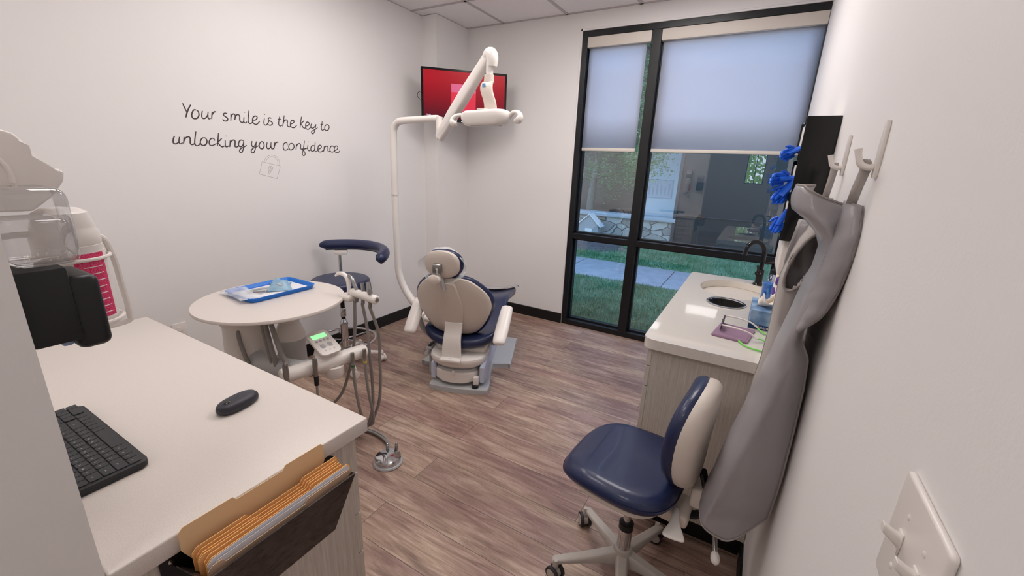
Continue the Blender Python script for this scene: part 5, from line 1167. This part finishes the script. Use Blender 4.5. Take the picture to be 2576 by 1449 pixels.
# head
HC = Vector((-1.405, 2.10, 1.728)); FH = Matrix.Translation(HC) @ Matrix.Rotation(rad(4), 4, 'Z') @ Matrix.Rotation(rad(-2), 4, 'Y')
bm = NB(); rings = []
for z, k in ((-0.042, 0.74), (-0.038, 0.84), (-0.026, 0.93), (0.0, 1.0), (0.018, 0.99), (0.030, 0.94), (0.036, 0.84), (0.038, 0.6)):
    rings.append([FH @ Vector((x * k, y * (k * .9 + .1), z)) for x, y in rrect(-0.145, -0.065, 0.145, 0.065, 0.05, 7)])
loft(bm, rings); hd_ = ob('lamp_head', bm, 'white', t)
bm = NB(); rbox(bm, -0.03, -0.05, 0.034, 0.02, 0.02, 0.045, 0.004, 2, 0, FH); ob('head_joint', bm, 'cream', hd_)
bm = NB(); prism(bm, rrect(-0.09, -0.045, 0.09, 0.045, 0.03), -0.0445, -0.041, FH); ob('lens', bm, 'greyp', hd_)
for s_ in (-1, 1):
    bm = NB(); tube(bm, [FH @ Vector(p) for p in ((s_ * 0.135, 0.02, 0.0), (s_ * 0.165, 0.015, 0.022), (s_ * 0.20, 0.0, 0.018), (s_ * 0.218, -0.01, -0.002), (s_ * 0.21, -0.015, -0.022), (s_ * 0.185, -0.01, -0.026))], [0.016, 0.014, 0.014, 0.016, 0.020, 0.012], 14, 5, flat=0.8); ob('handle', bm, 'white', t)

# ------------------------------------------------------------------ hooks and aprons on the right wall
def hook(y, zt, lab, j):
    q = thing('wall_hook', lab, 'wall hook', (XR, y, zt - 0.05))
    bm = NB(); pts = [(-0.009, -0.055), (-0.011, -0.05), (-0.012, 0.0), (-0.010, 0.035), (-0.006, 0.047), (0.006, 0.047), (0.010, 0.035), (0.012, 0.0), (0.011, -0.05), (0.009, -0.055)]
    prism(bm, pts, -0.007, 0.0, frame_of((0, 1, 0), (0, 0, 1), (1, 0, 0), (XR, y, zt - 0.047)), r=0.002, seg=2); ob('plate', bm, 'white', q)
    bm = NB(); z = zt - 0.085; tube(bm, [(XR - 0.005, y, z + 0.004), (XR - 0.016, y, z + 0.002), (XR - 0.028, y, z + 0.008), (XR - 0.034, y, z + 0.022), (XR - 0.037, y, z + 0.035)], [0.0065, 0.006, 0.006, 0.0055, 0.0065], 10, 5); ob('hook_arm', bm, 'white', q)
hook(1.045, 1.588, 'white wall hook nearest the camera carrying the near apron', 0)
hook(1.455, 1.592, 'white wall hook beyond it carrying the far apron', 1)
def interp(tab, z):
    """tab rows: (z, v1, v2, ...), z decreasing"""
    if z >= tab[0][0]: return tab[0][1:]
    for a, b in zip(tab, tab[1:]):
        if z >= b[0]:
            f = (a[0] - z) / (a[0] - b[0]); f = f * f * (3 - 2 * f) * .4 + f * .6
            return [p + (q - p) * f for p, q in zip(a[1:], b[1:])]
    return tab[-1][1:]
def apron_mesh(tab, zbot, ztop, nu, nv, fold, back, amp=0.004, seed=0, hem=True):
    """cloth hung from ztop; each level runs from the wall side (right) across the front to the left nose and back"""
    rows = []
    for i in range(nv + 1):
        v = i / nv; row = []
        for j in range(nu + 1):
            u_ = j / nu
            zb = zbot(u_); zt_ = ztop(u_); z = zt_ + (zb - zt_) * v
            xL, xR, y = interp(tab, z)
            if u_ < 0.72:
                f = u_ / 0.72; x = xR + (xL - xR) * sin(f * PI / 2) ** 0.9
                yy = y - fold * sin(f * PI) + 0.05 * f ** 3
                yy += amp * sin(f * 9 + z * 7 + seed) + amp * 0.8 * sin(f * 17 - z * 11)
                if z < 1.05: yy -= 0.006 * math.exp(-((f - 0.55 - (0.8 - z) * 0.5) / 0.07) ** 2) + 0.005 * math.exp(-((z - 0.72 + 0.2 * f) / 0.02) ** 2) * f ** 2 + 0.005 * math.exp(-((z - 0.80 + 0.25 * f) / 0.018) ** 2) * f ** 2 + 0.004 * math.exp(-((z - 0.64 + 0.1 * f) / 0.02) ** 2) * f
            else:
                f = (u_ - 0.72) / 0.28; x = xL + 0.004 * f + (0.05 * f * f); yy = y + 0.05 + back * f
            row.append((min(x, XR - 0.003), yy, z))
        rows.append(row)
    b_ = NB(); sheet(b_, rows); return b_, rows
# near apron
tab1 = [(1.47, 0.069, 0.155, 1.15), (1.44, 0.062, 0.172, 1.14), (1.415, 0.066, 0.177, 1.13), (1.39, 0.099, 0.176, 1.12), (1.36, 0.126, 0.177, 1.12), (1.33, 0.136, 0.176, 1.12), (1.28, 0.133, 0.174, 1.12),
        (1.24, 0.124, 0.166, 1.13), (1.18, 0.115, 0.152, 1.13), (1.14, 0.108, 0.138, 1.13), (1.12, 0.104, 0.140, 1.13), (1.07, 0.095, 0.162, 1.13), (0.99, 0.081, 0.168, 1.13), (0.88, 0.060, 0.170, 1.13), (0.75, 0.034, 0.170, 1.13), (0.65, 0.020, 0.168, 1.14), (0.58, 0.008, 0.166, 1.15), (0.50, 0.0, 0.160, 1.15)]
zb1 = lambda u_: 0.60 - 0.095 * sin(min(1, u_ / 0.24) * PI / 2) if u_ < 0.24 else (0.505 + 0.040 * ((u_ - 0.24) / 0.48) ** 1.5 if u_ < 0.72 else 0.545 + 0.03 * (u_ - 0.72) / 0.28)
zt1 = lambda u_: 1.425 + 0.04 * min(1, u_ / 0.5) if u_ < 0.72 else 1.462
t = thing('lead_apron', 'long grey lead apron hanging from the near wall hook', 'apron', (0.15, 1.12, 1.43))
bm, rows1 = apron_mesh(tab1, zb1, zt1, 44, 90, 0.045, 0.22, 0.0022)
ob('body', bm, 'apron', t, solid=0.004)
edge = [rows1[0][j] for j in range(len(rows1[0]) - 1, -1, -1)] + [r[0] for r in rows1] + [rows1[-1][j] for j in range(len(rows1[0]))]
bm = NB(); tube(bm, [Vector(p) + Vector((0, -0.001, 0)) for p in edge], 0.0032, 6); ob('edge_piping', bm, 'piping', t)
bm = NB(); st = [((0.158, 1.075, 1.435), 0), ((0.160, 1.065, 1.47), 0), ((0.163, 1.055, 1.50), 0), ((0.160, 1.047, 1.515), 0), ((0.157, 1.047, 1.519), 0)]
rows_ = [[(p[0] - 0.008, p[1] + 0.004, p[2]), (p[0], p[1] - 0.002, p[2] + 0.001), (p[0] + 0.008, p[1] + 0.002, p[2])] for p, _ in st]
sheet(bm, rows_); ob('hanging_strap', bm, 'apron2', t, solid=0.0025)
# side flap of the near apron, folded forward along the wall
fl = [((0.150, 1.100, 1.440), (0.176, 1.075, 1.432)), ((0.147, 1.085, 1.400), (0.1765, 1.045, 1.390)), ((0.142, 1.085, 1.350), (0.1765, 1.040, 1.345)), ((0.137, 1.095, 1.295), (0.1755, 1.055, 1.292)),
      ((0.131, 1.105, 1.245), (0.170, 1.070, 1.240)), ((0.126, 1.105, 1.205), (0.158, 1.080, 1.195)), ((0.122, 1.105, 1.175), (0.139, 1.090, 1.165)), ((0.121, 1.105, 1.155), (0.126, 1.095, 1.148))]
A_ = catmull([p for p, q in fl], 6); B_ = catmull([q for p, q in fl], 6); rows_ = []
for i, (p, q) in enumerate(zip(A_, B_)):
    rows_.append([p.lerp(q, f) + Vector((0, -0.020 * sin(PI * f), 0)) + Vector((0, 0.0015 * sin(i * .9 + 4 * f), 0)) for f in [k_ / 8 for k_ in range(9)]])
bm = NB(); sheet(bm, rows_); ob('side_flap', bm, 'apron', t, solid=0.004)
bm = NB(); tube(bm, B_, 0.0032, 6); ob('flap_piping', bm, 'piping', t)
# far apron with its open armhole
t = thing('lead_apron', 'paler grey lead apron with an open armhole on the far wall hook', 'apron', (0.15, 1.5, 1.43))
tab2 = [(1.44, 0.150, 0.172, 1.47), (1.38, 0.148, 0.172, 1.46), (1.34, 0.137, 0.172, 1.45), (1.30, 0.120, 0.168, 1.45), (1.257, 0.109, 0.166, 1.45), (1.193, 0.095, 0.165, 1.45), (1.10, 0.096, 0.16, 1.45), (1.01, 0.097, 0.165, 1.45), (0.92, 0.094, 0.166, 1.45), (0.82, 0.085, 0.168, 1.45), (0.70, 0.075, 0.168, 1.45)]
bm, rows2 = apron_mesh(tab2, lambda u_: 0.70, lambda u_: 1.43, 36, 70, 0.035, 0.14, 0.002, 2)
# cut the armhole
hc = Vector((0.137, 0, 1.245))
dele = [f for f in bm.faces if f.calc_center_median().y < 1.50 and ((f.calc_center_median().x - (0.136 + 0.25 * (f.calc_center_median().z - 1.25))) / 0.027) ** 2 + ((f.calc_center_median().z - 1.25) / 0.082) ** 2 < 1]
bmesh.ops.delete(bm, geom=dele, context='FACES'); ob('body', bm, 'apron2', t, solid=0.004)
bm = NB(); tube(bm, [(min(0.172, 0.136 + 0.029 * cos(2 * PI * k_ / 30) + 0.021 * sin(2 * PI * k_ / 30)), 1.415 + 0.006 * sin(4 * PI * k_ / 30), 1.25 + 0.086 * sin(2 * PI * k_ / 30)) for k_ in range(30)], 0.0035, 8, closed=True); ob('armhole_binding', bm, 'piping', t)
edge = [r[26] for r in rows2]; bm = NB(); tube(bm, [Vector(p) + Vector((-.001, -0.003, 0)) for p in edge], 0.0028, 6); ob('edge_piping', bm, 'piping', t)
bm = NB(); sheet(bm, [[(0.098 + 0.075 * j / 8 + 0.12 * max(0, z - 1.25), 1.53 + 0.01 * sin(j * .9 + z * 20), z) for j in range(9)] for z in (1.12, 1.16, 1.2, 1.24, 1.28, 1.32, 1.36)]); ob('inner_lining', bm, 'apron', t, solid=0.003)
bm = NB(); rows_ = [[(p[0] - 0.008, p[1] + 0.003, p[2]), (p[0], p[1] - 0.002, p[2]), (p[0] + 0.007, p[1] + 0.002, p[2])] for p in ((0.155, 1.47, 1.42), (0.158, 1.462, 1.47), (0.160, 1.457, 1.51), (0.157, 1.456, 1.523))]
sheet(bm, rows_); ob('hanging_strap', bm, 'apron2', t, solid=0.0025)

# ------------------------------------------------------------------ light switch on the right wall
t = thing('light_switch', 'white two gang toggle switch plate low on the right wall', 'light switch', (XR, 0.447, 1.15))
bm = NB(); prism(bm, rrect(-0.0585, -0.0605, 0.0585, 0.0605, 0.006, 4), 0.0, 0.0065, frame_of((0, 1, 0), (0, 0, 1), (-1, 0, 0), (XR, 0.447, 1.151)), r=0.004, seg=4); pt_ = ob('cover_plate', bm, 'white', t)
for s_ in (-1, 1):
    yc = 0.447 + s_ * 0.023
    bm = NB(); rbox(bm, XR - 0.0085, yc - 0.006, 1.139, XR - 0.006, yc + 0.006, 1.163, 0.001, 1); ob('toggle_slot', bm, 'white', t)
    bm = NB(); rings = []
    for k_, (xx, zz_) in enumerate(((0.005, 1.150), (0.012, 1.155), (0.022, 1.162))):
        rings.append([Vector((XR - xx, yc + y_ * (0.0055 - 0.0006 * k_), zz_ + z_ * (0.007 - 0.0012 * k_))) for y_, z_ in sup(1, 1, 5, 16)])
    loft(bm, rings); ob('toggle', bm, 'white', t, bev=0.001)
    for zz_ in (1.122, 1.180):
        bm = NB(); lathe(bm, [(0.0030, 0.0), (0.0030, 0.0006), (0.0018, 0.0011), (0.0004, 0.0012)], n=14, M4=frame_of((0, 1, 0), (0, 0, 1), (-1, 0, 0), (XR - 0.0064, yc, zz_))); ob('screw', bm, 'white', t)

# ------------------------------------------------------------------ outside the window
GZ = -0.10
def gmat():
    m, nt, b, out = nodes('lawn_grass'); N = nt.nodes.new; K = nt.links.new
    tcn = N('ShaderNodeTexCoord'); n1 = N('ShaderNodeTexNoise'); n1.inputs['Scale'].default_value = 1.7; n1.inputs['Detail'].default_value = 8; n1.inputs['Roughness'].default_value = 0.7
    r = N('ShaderNodeValToRGB'); r.color_ramp.elements[0].position = 0.36; r.color_ramp.elements[1].position = 0.66
    r.color_ramp.elements[0].color = L3((46, 84, 58)); r.color_ramp.elements[1].color = L3((96, 136, 96))
    K(tcn.outputs['Object'], n1.inputs['Vector']); K(n1.outputs['Fac'], r.inputs[0]); K(r.outputs[0], b.inputs['Base Color']); b.inputs['Roughness'].default_value = 0.9
    return m
M['grass'] = gmat()
M['blade'] = P('grass_blade', (62, 112, 74), 0.8, var=(2.2, 0.14, (112, 142, 112)))
M['concrete'] = P('sidewalk_concrete', (138, 138, 144), 0.85, var=(9, 0.2, (120, 122, 128)))
M['mulch'] = P('mulch', (92, 82, 82), 0.95, var=(30, 0.1, (60, 54, 54)))
bm = NB(); box(bm, -9, YF + 0.16, GZ - 0.1, 6, 5.95, GZ); box(bm, -9, 7.16, GZ - 0.1, 6, 14, GZ); struct('lawn', bm, 'grass', 'green lawn outside the window')
bm = NB()
for x in range(-9, 7, 1): rbox(bm, x * 1.52 + 0.006 - 1.0, 5.95, GZ - 0.1, (x + 1) * 1.52 - 0.006 - 1.0, 7.16, GZ + 0.012, 0.008, 2)
struct('sidewalk', bm, 'concrete', 'pale concrete sidewalk crossing the lawn')
bm = NB(); lathe(bm, [(1.0, 0.0), (0.9, 0.03), (0.4, 0.06), (0.02, 0.07)], (-3.1, 8.4, GZ), 32, 1, 0.6); struct('mulch_bed', bm, 'mulch', 'brown mulch patch on the lawn')
rg = random.Random(3); vs_, fs_ = [], []
for i in range(52000):
    y = 3.85 + (rg.random() ** 1.4) * 5.4; x = -0.55 * y + 0.4 + rg.random() * (0.62 * y + 0.4) - 0.3
    if 5.93 < y < 7.18: continue
    a = rg.random() * PI; h = rg.uniform(0.03, 0.06); w_ = 0.0035 + 0.0006 * y; dx, dy = cos(a) * w_, sin(a) * w_; lx, ly = rg.uniform(-.025, .025), rg.uniform(-.025, .025)
    k = len(vs_); vs_ += [(x - dx, y - dy, GZ), (x + dx, y + dy, GZ), (x + lx, y + ly, GZ + h)]; fs_.append((k, k + 1, k + 2))
me = bpy.data.meshes.new('grass_blades'); me.from_pydata(vs_, [], fs_); me.materials.append(M['blade']); o = bpy.data.objects.new('grass_blades', me); C.objects.link(o)
tag(o, 'short green grass blades on the lawn outside', 'grass', kind='stuff')
# stone wall with a cap
def stone_mat():
    m, nt, b, out = nodes('field_stone'); N = nt.nodes.new; K = nt.links.new
    tcn = N('ShaderNodeTexCoord'); mp = N('ShaderNodeMapping'); mp.inputs['Scale'].default_value = (1, 1, 1.6); K(tcn.outputs['Object'], mp.inputs[0])
    ns = N('ShaderNodeTexNoise'); ns.inputs['Scale'].default_value = 2.5; K(mp.outputs[0], ns.inputs['Vector'])
    ad = N('ShaderNodeMixRGB'); ad.blend_type = 'ADD'; ad.inputs[0].default_value = 0.25; K(mp.outputs[0], ad.inputs[1]); K(ns.outputs['Color'], ad.inputs[2])
    v = N('ShaderNodeTexVoronoi'); v.feature = 'DISTANCE_TO_EDGE'; v.inputs['Scale'].default_value = 3.2; K(ad.outputs[0], v.inputs['Vector'])
    v2 = N('ShaderNodeTexVoronoi'); v2.inputs['Scale'].default_value = 3.2; K(ad.outputs[0], v2.inputs['Vector'])
    r = N('ShaderNodeValToRGB'); r.color_ramp.elements[0].position = 0.004; r.color_ramp.elements[1].position = 0.03; K(v.outputs['Distance'], r.inputs[0])
    r2 = N('ShaderNodeValToRGB'); r2.color_ramp.elements[0].color = L3((104, 98, 92)); r2.color_ramp.elements[1].color = L3((172, 166, 160)); K(v2.outputs['Color'], r2.inputs[0])
    mx = N('ShaderNodeMix'); mx.data_type = 'RGBA'; mx.inputs[6].default_value = L3((104, 98, 94)); K(r.outputs[0], mx.inputs[0]); K(r2.outputs[0], mx.inputs[7]); K(mx.outputs[2], b.inputs['Base Color'])
    bp_ = N('ShaderNodeBump'); bp_.inputs['Distance'].default_value = 0.03; K(r.outputs[0], bp_.inputs['Height']); K(bp_.outputs[0], b.inputs['Normal']); b.inputs['Roughness'].default_value = 0.85
    return m
M['stone'] = stone_mat()
t = thing('stone_wall', 'low field stone wall with a pale cap beyond the sidewalk', 'stone wall', (-3.4, 9.6, GZ))
bm = NB(); box(bm, -7, 9.5, GZ, -1.50, 9.8, 0.42); ob('masonry', bm, 'stone', t, flat=True)
bm = NB(); rbox(bm, -7, 9.44, 0.42, -1.47, 9.86, 0.50, 0.01, 2); ob('cap', bm, P('cap_stone', (146, 148, 152), 0.8), t)
# buildings
t = thing('neighbour_building', 'building beyond the wall with brown siding, pale panel and dark glass front', 'building', (-2, 11, GZ))
bm = NB(); box(bm, -9, 11.2, GZ, -2.78, 11.5, 4.5); ob('brown_siding', bm, grain_mat('brown_siding', (66, 54, 48), (92, 76, 66), (1, 1, 14)), t, flat=True)
bm = NB(); box(bm, -2.78, 11.15, GZ, -1.5, 11.5, 4.5); ob('pale_panel', bm, P('pale_stucco', (206, 222, 240), 0.8), t, flat=True)
bm = NB(); box(bm, -2.64, 11.135, 0.81, -1.90, 11.15, 1.27); box(bm, -2.62, 11.13, 0.83, -1.92, 11.135, 1.25, 1)
for i in range(7): box(bm, -2.57 + i * 0.095, 11.125, 0.89, -2.535 + i * 0.095, 11.13, 1.18 - 0.05 * (i % 3), 0)
ob('notice_board', bm, [P('board_grey', (170, 186, 206), 0.7), P('board_face', (192, 206, 226), 0.7)], t, flat=True)
bm = NB(); box(bm, -1.50, 9.5, GZ, 6.5, 9.6, 4.5); ob('glass_front', bm, P('dark_facade_glass', (30, 32, 34), 0.5), t, flat=True)
bm = NB()
for x in (-1.5, 0.9, 2.2): box(bm, x - 0.03, 9.46, GZ, x + 0.03, 9.5, 4.5)
box(bm, -1.5, 9.47, 0.585, 6.5, 9.5, 0.60); ob('glazing_bars', bm, P('grey_mullion', (48, 50, 54), 0.5), t, flat=True)
bm = NB(); box(bm, -9, 8.9, 4.4, 6.5, 12, 4.6); ob('roof_overhang', bm, 'concrete', t, flat=True)
# small stone house marker in front of the wall
t = thing('garden_birdhouse', 'small grey house shaped garden ornament with a pale roof before the stone wall', 'garden ornament', (-3.15, 9.2, GZ))
bm = NB(); Fb = frame_of((1, 0, 0), (0, 0, 1), (0, -1, 0), (-3.22, 9.25, GZ)); prism(bm, [(-0.24, 0), (0.22, 0), (0.22, 0.36), (0.0, 0.56), (-0.24, 0.36)], 0, 0.2, Fb); ob('body', bm, P('weathered_grey', (140, 142, 144), 0.9), t, flat=True)
bm = NB(); prism(bm, [(0.27, 0.31), (0.0, 0.575), (0.0, 0.60), (0.29, 0.33)], -0.03, 0.23, Fb); prism(bm, [(-0.29, 0.31), (0.0, 0.575), (0.0, 0.60), (-0.31, 0.33)], -0.03, 0.23, Fb); ob('roof', bm, 'greyp', t, flat=True)
bm = NB(); box(bm, -0.08, 0.1, 0.2, 0.08, 0.27, 0.21, 0, Fb); ob('opening', bm, P('pale_opening', (190, 192, 190), 0.8), t, flat=True)
# tree
t = thing('garden_tree', 'leafy green tree behind the low stone wall', 'tree', (-3.75, 10.4, GZ))
bm = NB(); tube(bm, [(-3.72, 10.4, GZ), (-3.70, 10.4, 0.9), (-3.62, 10.4, 1.6), (-3.55, 10.4, 2.6), (-3.5, 10.4, 3.6)], [0.11, 0.09, 0.075, 0.06, 0.02], 12, 4)
for a in range(9):
    an = a * 2.4; z = 1.2 + a * 0.22; tube(bm, [(-3.63, 10.4, z), (-3.63 + 0.5 * cos(an), 10.4 + 0.4 * sin(an), z + 0.35), (-3.6 + 1.1 * cos(an), 10.4 + 0.6 * sin(an), z + 0.5)], [0.035, 0.022, 0.008], 6, 3)
ob('trunk', bm, P('bark', (96, 88, 82), 0.9, var=(12, 0.2, (120, 112, 104))), t)
rg = random.Random(11); vs_, fs_ = [], []
cl = []
for i in range(150):
    while True:
        p = Vector((rg.uniform(-1, 1), rg.uniform(-1, 1), rg.uniform(-1, 1)))
        if p.length < 1: break
    cl.append(Vector((-3.35 + p.x * 1.55, 10.3 + p.y * 0.75, 2.55 + p.z * 1.75 - 0.25 * p.x)))
for i in range(70): cl.append(Vector((-2.75 + rg.uniform(-.35, .5), 9.75 + rg.uniform(-.25, .2), 1.9 + i * 0.04)))
for i in range(30): cl.append(Vector((-2.25 + rg.uniform(-.45, .30), 9.75 + rg.uniform(-.3, .2), 1.9 + rg.uniform(-.55, .6))))
for c_ in cl:
    for i in range(80):
        p = c_ + Vector((rg.gauss(0, .15), rg.gauss(0, .15), rg.gauss(0, .12)))
        a = Vector((rg.uniform(-1, 1), rg.uniform(-1, 1), rg.uniform(-.5, .5))).normalized(); b_ = a.cross(Vector((rg.uniform(-1, 1), rg.uniform(-1, 1), rg.uniform(-1, 1)))).normalized()
        L_ = rg.uniform(.022, .04); k = len(vs_); vs_ += [tuple(p - a * L_), tuple(p + b_ * L_ * .4), tuple(p + a * L_), tuple(p - b_ * L_ * .4)]; fs_.append((k, k + 1, k + 2, k + 3))
me = bpy.data.meshes.new('foliage'); me.from_pydata([Vector(v) - Vector((-3.75, 10.4, GZ)) for v in vs_], [], fs_); me.materials.append(P('leaf', (74, 100, 66), 0.6, var=(3, .12, (112, 140, 90)))); o = bpy.data.objects.new('foliage', me); C.objects.link(o); o.parent = t
sun = bpy.data.lights.new('sun', 'SUN'); sun.energy = 0.0
bpy.data.lights.remove(sun)
for o in C.objects:
    for k_ in ('kind',):
        pass
